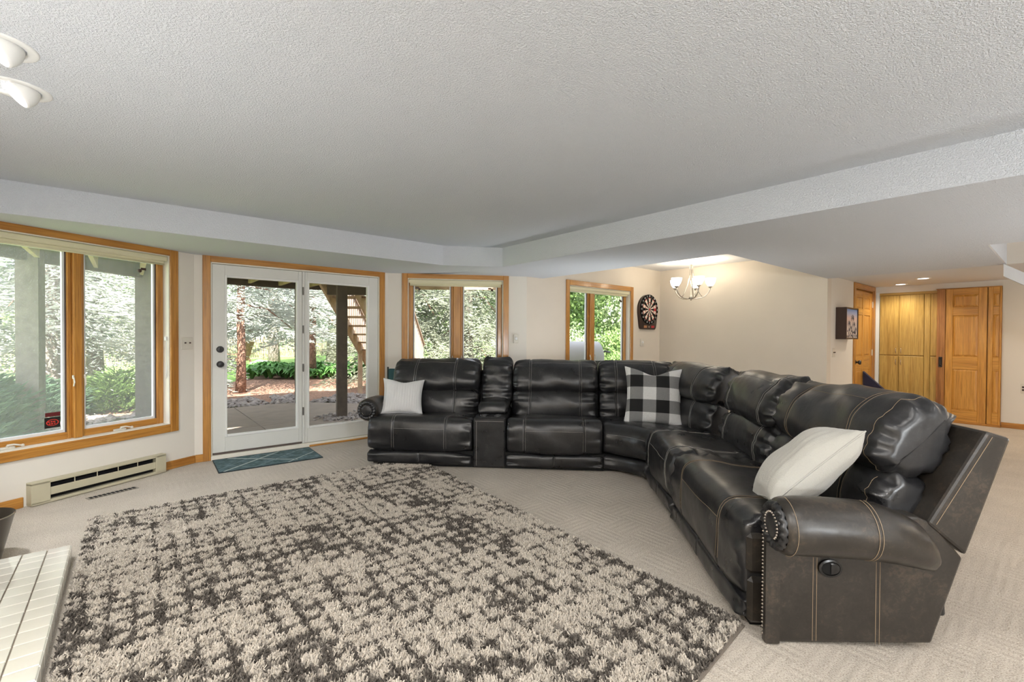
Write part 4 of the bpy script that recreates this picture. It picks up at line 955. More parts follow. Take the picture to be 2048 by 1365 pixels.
def plaid():
    m, nt, b = mat('buffalo check fabric'); tc = N(nt, 'TexCoord'); sp = N(nt, 'SeparateXYZ'); nt.links.new(tc.outputs['Object'], sp.inputs[0])
    outs = []
    for ax, ph in ((0, .105), (1, .045)):
        a = N(nt, 'Math', operation='ADD'); a.inputs[1].default_value = 10+ph; nt.links.new(sp.outputs[ax], a.inputs[0])
        d = N(nt, 'Math', operation='DIVIDE'); d.inputs[1].default_value = .25; nt.links.new(a.outputs[0], d.inputs[0])
        f = N(nt, 'Math', operation='FRACT'); nt.links.new(d.outputs[0], f.inputs[0])
        g = N(nt, 'Math', operation='GREATER_THAN'); g.inputs[1].default_value = .5; nt.links.new(f.outputs[0], g.inputs[0]); outs.append(g.outputs[0])
    s = N(nt, 'Math', operation='ADD'); nt.links.new(outs[0], s.inputs[0]); nt.links.new(outs[1], s.inputs[1])
    hf = N(nt, 'Math', operation='MULTIPLY'); hf.inputs[1].default_value = .5; nt.links.new(s.outputs[0], hf.inputs[0])
    v = coords(nt); nz = noise(nt, v, 480, 2, .8)
    r = N(nt, 'ValToRGB'); r.color_ramp.interpolation = 'CONSTANT'; e = r.color_ramp.elements; e.new(.5)
    e[0].position = 0; e[0].color = (.78, .78, .77, 1); e[1].position = .25; e[1].color = (.235, .235, .235, 1); e[2].position = .75; e[2].color = (.012, .012, .012, 1)
    nt.links.new(hf.outputs[0], r.inputs[0])
    mx = N(nt, 'MixRGB', blend_type='MULTIPLY'); mx.inputs[0].default_value = 1; nt.links.new(r.outputs[0], mx.inputs[1])
    nt.links.new(ramp(nt, nz, [(.35, (.6, .6, .6)), (.6, (1.15, 1.15, 1.15))]), mx.inputs[2]); nt.links.new(mx.outputs[0], b.inputs['Base Color'])
    b.inputs['Roughness'].default_value = .95; bump(nt, b, nz, .3, .001); return m
pillow('throw_pillow', 'white ribbed plush pillow leaning on the left arm end of the sofa', plush('white plush', (.70, .70, .70)), sofa_world(.255, .345, .645), (.97, .28, -.06), (-.34, .40, .84), .43, .41, .17, 16, .13, 3, .16)
pillow('throw_pillow', 'black and white buffalo check pillow standing in the corner of the sofa', plaid(), sofa_world(2.845, .285, .695), (.98, -.13, -.03), (.10, .30, .92), .57, .60, .17, 0, .13, 5, .17)
pillow('throw_pillow', 'large cream plush pillow leaning behind the near rolled arm of the sofa', plush('cream plush', (.43, .42, .38)), sofa_world(3.02, -2.15, .685), tuple(Vector((.76, 0, .65)).cross(Vector((-.60, .30, .70)))), (.76, 0, .65), .42, .50, .22, 12, .10, 8)
# ------------------------------------------------------------------ shag rug and door mat
def fbm2(x, y, seed, oct=4):
    out = np.zeros_like(x); amp = .5; f = 1.0
    for o in range(oct):
        X, Y = x*f+seed*17.3+o*5.1, y*f+seed*9.7; i, j = np.floor(X), np.floor(Y); u, v = X-i, Y-j; u = u*u*(3-2*u); v = v*v*(3-2*v)
        h = lambda a, b: np.modf(np.abs(np.sin(a*127.1+b*311.7+seed*3.3)*43758.5453))[0]
        out += amp*((h(i, j)*(1-u)+h(i+1, j)*u)*(1-v)+(h(i, j+1)*(1-u)+h(i+1, j+1)*u)*v); amp *= .5; f *= 2.1
    return out
def rug():
    t = thing('shag_rug', 'cream and charcoal distressed pattern shag rug in front of the black sofa', 'rug', (-.250, .70, 0))
    Lf = lambda y: .004+.010*y; Rt = lambda y: 2.375+.055*(y-.23); Nr = lambda x: .095*x; Fr = lambda x: 3.63+.008*x     # a rug laid a little out of square
    m = MB(); cs_ = [(Lf(0), Nr(0)), (Rt(.23), Nr(2.29)), (Rt(3.63), Fr(2.5)), (Lf(3.63), Fr(0))]; m.prism(cs_, .001, .008); m.build('rug_backing', simple('rug backing', (.20, .17, .14), .95), t)
    rs = np.random.RandomState(4); n = 190000
    p_, q_ = rs.rand(n), rs.rand(n); x = p_*2.4; y = Nr(x)+(Fr(x)-Nr(x))*q_; x = Lf(y)+(Rt(y)-Lf(y))*p_; X0, X1, Y0, Y1 = 0, 1, 0, 1; xe, ye = p_*2.4, q_*3.5
    # worn lattice pattern: dark yarn along broken cross lines and blotches
    wx = x+.05*(fbm2(x*3, y*3, 1)-.5); wy = y+.05*(fbm2(x*3, y*3, 2)-.5)
    lx = np.abs(((wx*10.5+.35*fbm2(x*1.4, y*1.4, 3)) % 1)-.5)*2; ly = np.abs(((wy*9.5+.35*fbm2(x*1.4, y*1.4, 4)) % 1)-.5)*2
    ln = np.maximum(lx, ly); br = fbm2(x*5, y*5, 5); big = fbm2(x*1.7, y*1.7, 6)
    wob = fbm2(x*9, y*9, 9, 3)
    sc_ = ln**3*.50+fbm2(x*13, y*13, 5, 4)*.95+(fbm2(x*3.6, y*3.6, 6)-.5)*.70+fbm2(x*42, y*42, 8, 3)*.95
    edge = np.clip(1-np.minimum(np.minimum(xe, 2.4-xe), np.minimum(ye, 3.5-ye))/.12, 0, 1); sc_ += .16*edge
    thr = np.quantile(sc_, .61); dk = np.clip((sc_-thr)/.16+.5, 0, 1)*rs.uniform(.75, 1, n); dk[rs.rand(n) < .03] = .1
    cream = np.array([.62, .565, .49]); dark = np.array([.055, .046, .040]); col = cream*(1-dk[:, None])+dark*dk[:, None]
    col *= rs.uniform(.82, 1.1, n)[:, None]
    ang = rs.uniform(0, 2*PI, n); h = rs.uniform(.018, .032, n); lean = rs.uniform(.003, .018, n); wd = rs.uniform(.0020, .0034, n)
    la = rs.normal(1.0, 1.3, n); dx, dy = np.cos(la)*lean, np.sin(la)*lean
    V = np.zeros((n, 2, 6, 3), np.float32)
    for c in range(2):
        ux, uy = np.cos(ang+c*PI/2)*wd, np.sin(ang+c*PI/2)*wd
        for lvl, (tz, tl, tw) in enumerate(((.15, 0, 1), (.62, .35, 1.25), (1.0, 1.0, .75))):
            for sgn in (0, 1):
                s_ = 1 if sgn else -1
                V[:, c, lvl*2+sgn, 0] = x+dx*tl+ux*s_*tw; V[:, c, lvl*2+sgn, 1] = y+dy*tl+uy*s_*tw; V[:, c, lvl*2+sgn, 2] = .004+h*tz*.85
    V = V.reshape(-1, 3); b = np.arange(n*2)[:, None]*6
    F = np.stack([b+np.array([0, 1, 3, 2]), b+np.array([2, 3, 5, 4])], 1).reshape(-1, 4)
    me = bpy.data.meshes.new('pile'); me.vertices.add(len(V)); me.vertices.foreach_set('co', V.ravel())
    me.loops.add(F.size); me.loops.foreach_set('vertex_index', F.ravel().astype(np.int32)); me.polygons.add(len(F))
    me.polygons.foreach_set('loop_start', np.arange(0, F.size, 4, dtype=np.int32)); me.update(calc_edges=True)
    ca_ = me.color_attributes.new('yarn', 'FLOAT_COLOR', 'POINT'); cc = np.ones((n, 12, 4), np.float32); cc[:, :, :3] = col[:, None, :]; ca_.data.foreach_set('color', cc.ravel())
    m, nt, bs = mat('shag yarn'); at = N(nt, 'Attribute'); at.attribute_name = 'yarn'; nt.links.new(at.outputs['Color'], bs.inputs['Base Color']); bs.inputs['Roughness'].default_value = .9; bs.inputs['Specular IOR Level'].default_value = .15
    me.materials.append(m); o = bpy.data.objects.new('pile', me); C.objects.link(o); o.parent = t; o['kind'] = 'stuff'
rug()
def doormat():
    t = thing('door_mat', 'teal door mat with pale crossing lines in front of the patio doors', 'mat', (.655, 5.055, 0), math.radians(-1.5))
    Wm, Hm = .93, .535
    mm, nt, b = mat('teal heather pile'); v = coords(nt); n1 = noise(nt, v, 14, 5, .7); n2 = noise(nt, v, 120, 2)
    nt.links.new(ramp(nt, n1, [(.35, (.035, .075, .075)), (.55, (.085, .145, .16)), (.7, (.17, .25, .28))]), b.inputs['Base Color']); b.inputs['Roughness'].default_value = .95; bump(nt, b, n2, .5, .003)
    m = MB(); m.cbox(0, Wm, 0, Hm, .0, .009, .002); m.build('mat_pile', mm, t)
    pale = simple('pale mat lines', (.42, .48, .46), .95, var=.15, vscale=30); faint = simple('faint mat lines', (.20, .27, .28), .95, var=.2, vscale=30)
    def line(p, q, w_, ml):
        p, q = Vector(p), Vector(q); d = (q-p).normalized(); n = Vector((-d.y, d.x))*w_/2; m = MB(); z = .0094
        m.add([(*(p-n), z), (*(q-n), z), (*(q+n), z), (*(p+n), z)], [(0, 1, 2, 3)]); m.build('mat_line', ml, t)
    line((.04, .01), (.62, .53), .022, pale); line((.13, .53), (.70, .06), .022, pale); line((.60, .01), (.92, .30), .016, pale)
    line((.02, .30), (.30, .01), .008, faint); line((.30, .01), (.86, .52), .010, faint); line((.40, .53), (.90, .10), .010, faint); line((.02, .12), (.40, .50), .008, faint); line((.64, .53), (.91, .32), .009, faint)
    m = MB(); m.tube([(0, 0, .005), (Wm, 0, .005), (Wm, Hm, .005), (0, Hm, .005), (0, 0, .005)], .006, 6); m.build('mat_edge', simple('mat binding', (.02, .03, .035), .9), t)
doormat()
# ------------------------------------------------------------------ outdoors: ground
def ground(name, m, poly, z0, z1): mb = MB(); mb.prism(poly, z0, z1); return tag(mb.build(name, m), kind='structure')
ground('lawn', M['lawn'], [(-60, 4.9), (80, 4.9), (80, 90), (-60, 90)], -.4, -.13)
ground('mulch_bed', M['mulch'], [(-9, 7.0), (-3, 9.3), (-.9, 9.9), (3, 10.2), (4.2, 9.2), (5.5, 8.6), (12, 9.5), (9.5, 15.5), (6.5, 19.0), (4.2, 19.0), (3.2, 17.2), (1.2, 13.6), (-4, 12.5), (-10, 11.0)], -.2, -.105)
pat = tag(empty('patio', (0, 0, 0)), kind='structure')
g = .006
for poly in ([(-1.2, 5.9), (1.515-g, 5.75), (1.515-g, 7.65-g), (-1.2, 7.65-g)], [(1.515+g, 5.75), (4.6, 4.95), (4.6, 7.65-g), (1.515+g, 7.65-g)],
             [(-1.2, 7.65+g), (1.515-g, 7.65+g), (1.515-g, 9.86), (.2, 9.72), (-1.2, 8.35)], [(1.515+g, 7.65+g), (4.35, 7.65+g), (3.66, 8.80), (2.75, 9.78), (2.2, 9.90), (1.515+g, 9.86)]):
    mb = MB(); mb.prism(poly, -.12, -.055); mb.build('slab', M['concrete'], pat)
mb = MB(); mb.prism([(-1.3, 5.0), (4.7, 4.9), (4.7, 7.6), (3.7, 8.8), (2.7, 9.8), (.1, 9.7), (-1.3, 8.4)], -.125, -.075); mb.build('joint', M['deck_dark'], pat)
def blob(r, seed, sub=1, squash=.6, rough=.25):
    rs = np.random.RandomState(seed); t = (1+5**.5)/2
    v = np.array([(-1,t,0),(1,t,0),(-1,-t,0),(1,-t,0),(0,-1,t),(0,1,t),(0,-1,-t),(0,1,-t),(t,0,-1),(t,0,1),(-t,0,-1),(-t,0,1)], float)
    f = [(0,11,5),(0,5,1),(0,1,7),(0,7,10),(0,10,11),(1,5,9),(5,11,4),(11,10,2),(10,7,6),(7,1,8),(3,9,4),(3,4,2),(3,2,6),(3,6,8),(3,8,9),(4,9,5),(2,4,11),(6,2,10),(8,6,7),(9,8,1)]
    v /= np.linalg.norm(v[0])
    for _ in range(sub):
        v = list(v); mid = {}; nf = []
        def md(a, b):
            k = (min(a, b), max(a, b))
            if k not in mid: p = (np.array(v[a])+np.array(v[b])); v.append(p/np.linalg.norm(p)); mid[k] = len(v)-1
            return mid[k]
        for a, b, c in f: x, y, z = md(a, b), md(b, c), md(c, a); nf += [(a, x, z), (b, y, x), (c, z, y), (x, y, z)]
        f = nf; v = np.array(v)
    v = v*(1+rough*(rs.rand(len(v), 1)-.5)*2)*np.array([1, rs.uniform(.7, 1), squash])*r; return v, f
proto = [blob(1, k, 0, .6, .3) for k in range(6)]
def stones(name, spots, label, cat, m):
    mb = MB()
    for x, y, z, r in spots:
        v, f = proto[rnd.randrange(6)]; a = rnd.uniform(0, 6.3); ca_, sb_ = math.cos(a), math.sin(a)
        mb.add([(x+(p[0]*ca_-p[1]*sb_)*r, y+(p[0]*sb_+p[1]*ca_)*r, z+p[2]*r) for p in v], f)
    return tag(mb.build(name, m), label, cat, kind='stuff')
sp = []
edge = [(-4, 7.2), (-1.25, 8.45), (.15, 9.80), (2.2, 9.98), (2.8, 9.86), (3.72, 8.86), (4.4, 7.9), (5.0, 6.6)]
for i in range(len(edge)-1):
    (ax, ay), (bx, by) = edge[i], edge[i+1]; L = math.hypot(bx-ax, by-ay); nx, ny = -(by-ay)/L, (bx-ax)/L
    wid = 1.35 if i < 5 else .9
    for _ in range(int(L*wid*170)):
        t, q = rnd.random(), rnd.random()**1.0*wid; sp.append((ax+(bx-ax)*t+nx*q, ay+(by-ay)*t+ny*q, -.085+rnd.uniform(-.02, .03), rnd.uniform(.03, .085)))
stones('river_rocks', sp, 'grey river rocks in a band along the outer edge of the patio', 'rocks', M['rock'])
stones('gravel', [(2.71+rnd.gauss(0, .19), 7.62+rnd.gauss(0, .17), -.05+rnd.uniform(-.01, .015), rnd.uniform(.015, .035)) for _ in range(330)], 'small dark stones heaped round the foot of the dark patio post', 'gravel', M['rock'])
bv, bf = blob(.42, 3, 2, .7, .12)
bo = MB().add([(3.95+p[0], 20.0+p[1], .02+p[2]) for p in bv], bf).build('boulder', M['boulder'], None, True); tag(bo, 'grey boulder lying behind the green hosta bed', 'boulder')
# ------------------------------------------------------------------ deck over the patio
def timber(p, q, w_, h_, m, name, parent=None, up=(0, 0, 1)):
    p, q = Vector(p), Vector(q); d = (q-p).normalized(); u = Vector(up); s = d.cross(u).normalized(); u = s.cross(d)
    mb = MB(); vs = []
    for e in (p, q):
        for a, b in ((-1, -1), (1, -1), (1, 1), (-1, 1)): vs.append(e+s*w_/2*a+u*h_/2*b)
    mb.add(vs, [(0, 1, 2, 3), (7, 6, 5, 4), (0, 4, 5, 1), (1, 5, 6, 2), (2, 6, 7, 3), (3, 7, 4, 0)]); return mb.build(name, m, parent)
deck = thing('deck', 'dark timber deck overhead on posts above the patio outside the doors', 'deck', (1.3, 8.5, 0))
deck_o = Vector((1.3, 8.5, 0))
def dk(p, q, w_, h_, m, name, up=(0, 0, 1)): o = timber(Vector(p)-deck_o, Vector(q)-deck_o, w_, h_, m, name, deck, up); return o
ring = [(-2.2, 6.5), (-.93, 8.32), (.22, 9.62), (2.60, 9.80), (3.9, 9.22)]
for i in range(len(ring)-1):
    (ax, ay), (bx, by) = ring[i], ring[i+1]; dk((ax, ay, 2.32), (bx, by, 2.32), .09, .24, M['deck_dark'], 'beam')
for k in range(12):
    x = -1.9+k*.52; yo = min(9.9, 9.9 if .1 < x < 2.7 else (9.9-(x-2.7)*.5 if x >= 2.7 else 9.6+(x-.1)*1.35)); yi = 5.92
    if yo > yi+.3: dk((x, yi, 2.345), (x, yo, 2.345), .045, .21, M['deck_light'], 'joist')
for k in range(30):
    y = 5.87+k*.141; x1_ = 4.0 if y < 9.2 else 3.9-(y-9.2)*1.6
    x0_ = -2.2 if y < 6.6 else -2.2+(y-6.6)*.73
    if x1_ > x0_: dk((x0_, y, 2.475), (x1_, y, 2.475), .138, .035, M['deck_light'], 'deck_board')
posts = [(2.71, 7.64, .155, 'deck_dark'), (2.62, 9.80, .13, 'deck_dark'), (-.93, 8.32, .21, 'post_grey'), (.22, 9.62, .21, 'post_grey')]
for x, y, s, mk_ in posts: dk((x, y, -.12), (x, y, 2.45), s, s, M[mk_], 'post', up=(.2, 1, 0))
dk((2.87, 8.81, 2.15), (3.85, 7.99, 2.15), .09, .22, M['deck_dark'], 'beam')
dk((3.4, 6.95, 2.14), (4.8, 5.8, 2.14), .04, .20, M['stair'], 'fascia_board')
# stairs going down from the deck
st = thing('deck_stairs', 'open brown timber stairs with picket railing going down beside the patio', 'stairs', (4.1, 10.7, -.1)); so_ = Vector((4.1, 10.7, -.1))
sd = Vector((.64, .768, 0)).normalized(); wdv = Vector((.768, -.64, 0)).normalized()      # run direction (away from the house) and width direction
run, rise, n_t, Wst = .30, .185, 13, 1.15
bot = Vector((4.25, 10.72, .93))+sd*1.45-Vector((0, 0, .88)); top = bot-sd*run*n_t+Vector((0, 0, rise*n_t))
def stt(p, q, w_, h_, m, nm, par=None, up=(0, 0, 1)): return timber(Vector(p)-so_, Vector(q)-so_, w_, h_, m, nm, par or st, up)
for s_ in (0, .5, 1):
    off = wdv*(Wst*s_); stt(top+off, bot+off, .045, .25, M['stair'], 'stringer')
for k in range(1, n_t):
    c0 = top+sd*run*(k-.3)-Vector((0, 0, rise*k-.15)); stt(c0-wdv*.02, c0+wdv*(Wst+.02), .27, .04, M['stair'], 'tread')
for off in (0, Wst):
    b0 = Vector((4.22, 10.68, -.12))+wdv*off; stt(b0, b0+Vector((0, 0, 1.05)), .085, .085, M['stair'], 'post', up=(0, 1, 0))
for off, n0 in ((-.05, 0), (Wst+.05, 0)):
    p0_, p1_ = top+wdv*off, bot+wdv*off
    stt(p0_+Vector((0, 0, 1.0)), p1_+Vector((0, 0, 1.0)), .09, .04, M['rail'], 'handrail')
    for k in range(30):
        p = p0_.lerp(p1_, (k+.5)/30); stt(p+Vector((0, 0, .02)), p+Vector((0, 0, .98)), .04, .035, M['rail'], 'baluster', up=tuple(wdv))
# ------------------------------------------------------------------ picket fence at the far side of the lawn
fe = thing('picket_fence', 'pale timber picket fence along the far side of the lawn', 'fence', (4.07, 28.4, -.13)); fo = Vector((4.07, 28.4, -.13)); fd = Vector((.835, .55, 0)).normalized()
m0 = None
for k in range(-88, 110):
    p = fd*(k*.165)
    if m0 is None:
        m = MB(); m.box(-.045, .045, -.01, .01, .12, 1.18); m.add([(-.045, -.01, 1.18), (.045, -.01, 1.18), (.0, -.01, 1.25), (-.045, .01, 1.18), (.045, .01, 1.18), (0, .01, 1.25)], [(0, 1, 2), (5, 4, 3)]); m0 = m.build('picket', M['fence'], fe); o = m0
    else: o = m0.copy(); C.objects.link(o)
    o.location = p; o.rotation_euler = (0, 0, math.atan2(fd.y, fd.x))
for z in (.35, .95): timber(fd*-14.6+Vector((0, .05, z)), fd*18.1+Vector((0, .05, z)), .04, .09, M['fence'], 'fence_rail', fe)
for k in range(-6, 8): timber(fd*(k*2.45)+Vector((-.03, .08, 0)), fd*(k*2.45)+Vector((-.03, .08, 1.3)), .10, .10, M['fence'], 'fence_post', fe, up=(0, 1, 0))
# garden chair on the lawn
gc = thing('garden_chair', 'reddish timber slatted garden chair on the lawn by the fence', 'chair', (3.55, 22.4, -.13), math.radians(215))
for k in range(5): timber((-.24+k*.12, .30, .32), (-.24+k*.12, .62, 1.12), .10, .02, M['bark'], 'back_slat', gc)
for k in range(4): timber((-.28, -.25+k*.14, .38-k*.015), (.28, -.25+k*.14, .38-k*.015), .12, .02, M['bark'], 'seat_slat', gc)
for sx in (-.32, .32): timber((sx, -.28, 0), (sx, -.28, .58), .08, .03, M['bark'], 'leg', gc, up=(0, 1, 0)); timber((sx, .55, 0), (sx, .25, .5), .08, .03, M['bark'], 'leg', gc, up=(0, 1, 0)); timber((sx, -.35, .60), (sx, .45, .60), .12, .025, M['bark'], 'armrest', gc)
# ------------------------------------------------------------------ plants
def np_mesh(name, V, F, m, parent=None):
    me = bpy.data.meshes.new(name); me.vertices.add(len(V)); me.vertices.foreach_set('co', np.asarray(V, np.float32).ravel()); F = np.asarray(F, np.int32); k = F.shape[1]
    me.loops.add(F.size); me.loops.foreach_set('vertex_index', F.ravel()); me.polygons.add(len(F)); me.polygons.foreach_set('loop_start', np.arange(0, F.size, k, dtype=np.int32)); me.update(calc_edges=True)
    me.materials.append(m); o = bpy.data.objects.new(name, me); C.objects.link(o)
    if parent is not None: o.parent = parent
    return o
def twigs(P, D, L, Wd, rs):
    """two crossed pointed blades per twig"""
    n = len(P); up = np.tile([[0, 0, 1.]], (n, 1)); S = np.cross(D, up); S /= np.linalg.norm(S, axis=1, keepdims=True)+1e-6; T = np.cross(S, D)
    V = np.zeros((n, 8, 3)); L = L[:, None]; Wd = Wd[:, None]
    for c, A in ((0, S), (1, T)):
        V[:, c*4] = P; V[:, c*4+1] = P+D*L*.45+A*Wd; V[:, c*4+2] = P+D*L; V[:, c*4+3] = P+D*L*.45-A*Wd
    b = np.arange(n)[:, None]*8; F = np.stack([b+np.array([0, 1, 2, 3]), b+np.array([4, 5, 6, 7])], 1).reshape(-1, 4); return V.reshape(-1, 3), F
def spruce_mesh(seed, z0, H, R, nb, per, droop=.5, tw=(.09, .19), ww=.013):
    rs = np.random.RandomState(seed); PP, DD, LL, WW = [], [], [], []
    for i in range(nb):
        q = (i+rs.rand())/nb; z = z0+(H-z0)*q; r = R*(1-q)**.8*rs.uniform(.75, 1.12)+.15; a = rs.rand()*2*PI
        d = np.array([math.cos(a), math.sin(a)]); s = np.array([-d[1], d[0]])
        n = int(per*(.35+r/R)); t = rs.rand(n)**.65; side = rs.normal(0, 1, n)*.28*r*np.sqrt(t*(1.15-t)+.02)
        base = np.stack([d[0]*t*r+s[0]*side, d[1]*t*r+s[1]*side, z-droop*r*t**1.2+.28*droop*r*np.clip(t-.7, 0, 1)*2-np.abs(side)*.35+rs.normal(0, .035, n)], 1)
        dirv = np.stack([d[0]*(.8)+s[0]*np.sign(side)*.7+rs.normal(0, .25, n), d[1]*(.8)+s[1]*np.sign(side)*.7+rs.normal(0, .25, n), -.25*droop-.35*rs.rand(n)+.2*t], 1)
        dirv /= np.linalg.norm(dirv, axis=1, keepdims=True); PP.append(base); DD.append(dirv); LL.append(rs.uniform(*tw, n)); WW.append(rs.uniform(.7, 1.3, n)*ww)
    return twigs(np.vstack(PP), np.vstack(DD), np.hstack(LL), np.hstack(WW), rs)
def trunk(r0, r1, h, seed, m, parent, lean=(0, 0)):
    rs = random.Random(seed); mb = MB(); n = 9
    mb.tube([(lean[0]*t+rs.uniform(-.02, .02), lean[1]*t+rs.uniform(-.02, .02), -.05+h*t) for t in [k/n for k in range(n+1)]], [r0*(1.25 if k == 0 else 1)*(1-k/n)+r1*k/n for k in range(n+1)], 12); return mb.build('trunk', m, parent, True)
protos = {}
def spruce(label, x, y, s, kind, rz, tr, group=None):
    t = thing('spruce_tree', label, 'tree', (x, y, -.12), rz, group)
    z0, H, R, nb, per, mk_, dr = kind
    if kind not in protos: V, F = spruce_mesh(len(protos)+3, z0, H, R, nb, per, dr); o = np_mesh('foliage', V, F, M[mk_], t); protos[kind] = o; o['kind'] = 'stuff'
    else: o = protos[kind].copy(); C.objects.link(o); o.parent = t; o.data = o.data
    if s != 1: o.scale = (s, s, s)
    trunk(tr, .05, H*s*.9, int(x*10), M['bark' if tr < .15 else 'bark_grey'], t)
    for k in range(14):
        a = rnd.uniform(0, 6.3); zz = z0*s+(H-z0)*s*k/16; q = R*s*(1-k/15)*.55; mb = MB(); mb.tube([(0, 0, zz), (math.cos(a)*q*.5, math.sin(a)*q*.5, zz-.08*q), (math.cos(a)*q, math.sin(a)*q, zz-.45*q*dr*2)], [.03, .02, .008], 5); mb.build('branch', M['bark'], t, True)
    return t
KA = (2.15, 9.5, 2.3, 150, 230, 'spruce_blue', .52); KB = (1.95, 10.5, 2.9, 170, 230, 'spruce_blue', .50); KC = (.6, 9.0, 2.6, 170, 240, 'spruce_green', .75); KD = (.8, 12, 3.4, 130, 110, 'spruce_dark', .5); KE = (1.5, 10.0, 2.9, 170, 240, 'spruce_blue', .48)
spruce('slim blue spruce with a bare brown trunk standing in the red mulch nearest the doors', 2.12, 12.78, 1.0, KA, .3, .10)
spruce('blue spruce with a thick grey trunk behind the hosta bed seen through the left door', 4.68, 21.07, 1.15, KB, 1.2, .21)
spruce('blue spruce with a brown trunk rising just right of the door hinges', 4.68, 15.9, 1.0, KA, 2.2, .125)
spruce('far blue spruce with a grey trunk on the lawn behind the dark patio post', 8.85, 26.4, 1.3, KB, 4.0, .28)
spruce('broad blue spruce sweeping low behind the grey post of the wide window', -1.15, 12.6, .95, KE, 2.9, .2)
spruce('blue spruce filling the right pane of the wide window', -.55, 14.0, .95, KE, .9, .16)
spruce('blue spruce at the far left edge of the wide window', -4.3, 12.0, 1.0, KE, 5.0, .18)
spruce('drooping green spruce filling the right pane of the window behind the sofa', 8.3, 12.2, 1.0, KC, 1.9, .18)
spruce('drooping green spruce with brown trunk in the left pane of the window behind the sofa', 6.55, 12.6, 1.0, KC, .2, .12)
for k, (x, y, s) in enumerate(((12, 33, 1.1), (3.5, 34, 1.2), (-6, 27, 1.1), (-12, 22, 1.1), (18, 34, 1.2), (14, 22, 1.0), (-1.5, 31, 1.2), (8, 37, 1.3))):
    spruce('dark evergreen beyond the picket fence', x, y, s, KD, k*1.3, .25, 'dark evergreens beyond the fence')
def leafcloud(seed, n, rx, ry, rz, size, shell=.55):
    rs = np.random.RandomState(seed); d = rs.normal(0, 1, (n, 3)); d /= np.linalg.norm(d, axis=1, keepdims=True); q = (shell+(1-shell)*rs.rand(n, 1))
    lump = 1+.22*np.sin(d[:, :1]*5+seed)+.18*np.sin(d[:, 1:2]*7+d[:, 2:]*4+seed)
    P = d*q*lump*np.array([rx, ry, rz]); D = rs.normal(0, 1, (n, 3))+d*.6; D[:, 2] -= .2; D /= np.linalg.norm(D, axis=1, keepdims=True)
    S = np.cross(D, rs.normal(0, 1, (n, 3))); S /= np.linalg.norm(S, axis=1, keepdims=True); L = rs.uniform(.7, 1.3, (n, 1))*size; Wd = L*.32
    V = np.stack([P, P+D*L*.5+S*Wd, P+D*L, P+D*L*.5-S*Wd], 1).reshape(-1, 3); F = np.arange(n*4).reshape(-1, 4); return V, F
def bushy(name, label, cat, x, y, rx, ry, rz, zc, n, size, mk_, seed, tr=0, group=None):
    t = thing(name, label, cat, (x, y, -.12), 0, group); V, F = leafcloud(seed, n, rx, ry, rz, size); V[:, 2] += zc; V[:, 2] = np.maximum(V[:, 2], .02)
    o = np_mesh('foliage', V, F, M[mk_], t); o['kind'] = 'stuff'
    if tr: trunk(tr, tr*.5, zc, seed, M['bark_grey'], t)
    else:
        mb = MB()
        for k in range(7): a = k*.9; mb.tube([(0, 0, 0), (math.cos(a)*rx*.3, math.sin(a)*ry*.3, zc*.7), (math.cos(a)*rx*.6, math.sin(a)*ry*.6, zc+rz*.4)], [.02, .014, .006], 5)
        mb.build('stem', M['bark'], t, True)
    return t
# seen through the window beside the dartboard
bushy('leafy_bush', 'pale green rounded bush outside the left pane of the window beside the dartboard', 'bush', 9.1, 9.0, 1.05, 1.0, .85, .85, 5200, .085, 'leaf_pale', 11)
bushy('leafy_bush', 'bright green arching bush outside the right pane of the window beside the dartboard', 'bush', 11.0, 8.2, 1.1, 1.0, .9, .8, 5200, .10, 'leaf', 12)
bushy('leafy_bush', 'low green bush at the sill of the window beside the dartboard', 'bush', 9.6, 7.4, .9, .7, .55, .55, 3600, .07, 'leaf', 17)
bushy('leafy_tree', 'bright green leafy tree above the pale bush outside the window beside the dartboard', 'tree', 12.4, 13.2, 2.6, 2.4, 2.6, 3.0, 15000, .15, 'leaf', 13, .12)
bushy('leafy_tree', 'yellow green leafy tree with a grey trunk seen in the right pane beside the dartboard', 'tree', 15.6, 11.5, 2.4, 2.4, 2.6, 2.8, 15000, .15, 'leaf_pale', 14, .14)
bushy('leafy_tree', 'green leafy tree behind the drooping spruces seen past the sofa window', 'tree', 12.6, 19.5, 2.6, 2.6, 2.8, 3.4, 9000, .15, 'leaf', 15, .14)
bushy('leafy_tree', 'green leafy tree high behind the right pane of the wide window', 'tree', 1.5, 24.5, 2.6, 2.6, 2.8, 4.6, 9000, .15, 'leaf', 16, .14)
tr_ = thing('grey_trunk_tree', 'tall grey trunk outside the right pane beside the dartboard', 'tree', (10.9, 9.4, -.12)); trunk(.11, .08, 4.5, 5, M['bark_grey'], tr_); V, F = leafcloud(31, 4000, 1.8, 1.8, 1.2, .13); V[:, 2] += 4.6; o = np_mesh('foliage', V, F, M['leaf'], tr_); o['kind'] = 'stuff'
for k, (x, y, s) in enumerate(((22, 22, 1.2), (24, 15, 1.1), (20, 40, 1.4), (-16, 30, 1.3), (-9, 36, 1.4), (30, 30, 1.5))):
    bushy('leafy_tree', 'large green tree in the far background beyond the yard', 'tree', x, y, 3.2*s, 3.2*s, 3.6*s, 4.0*s, 7000, .26, 'leaf', 40+k, .2, 'far green trees')
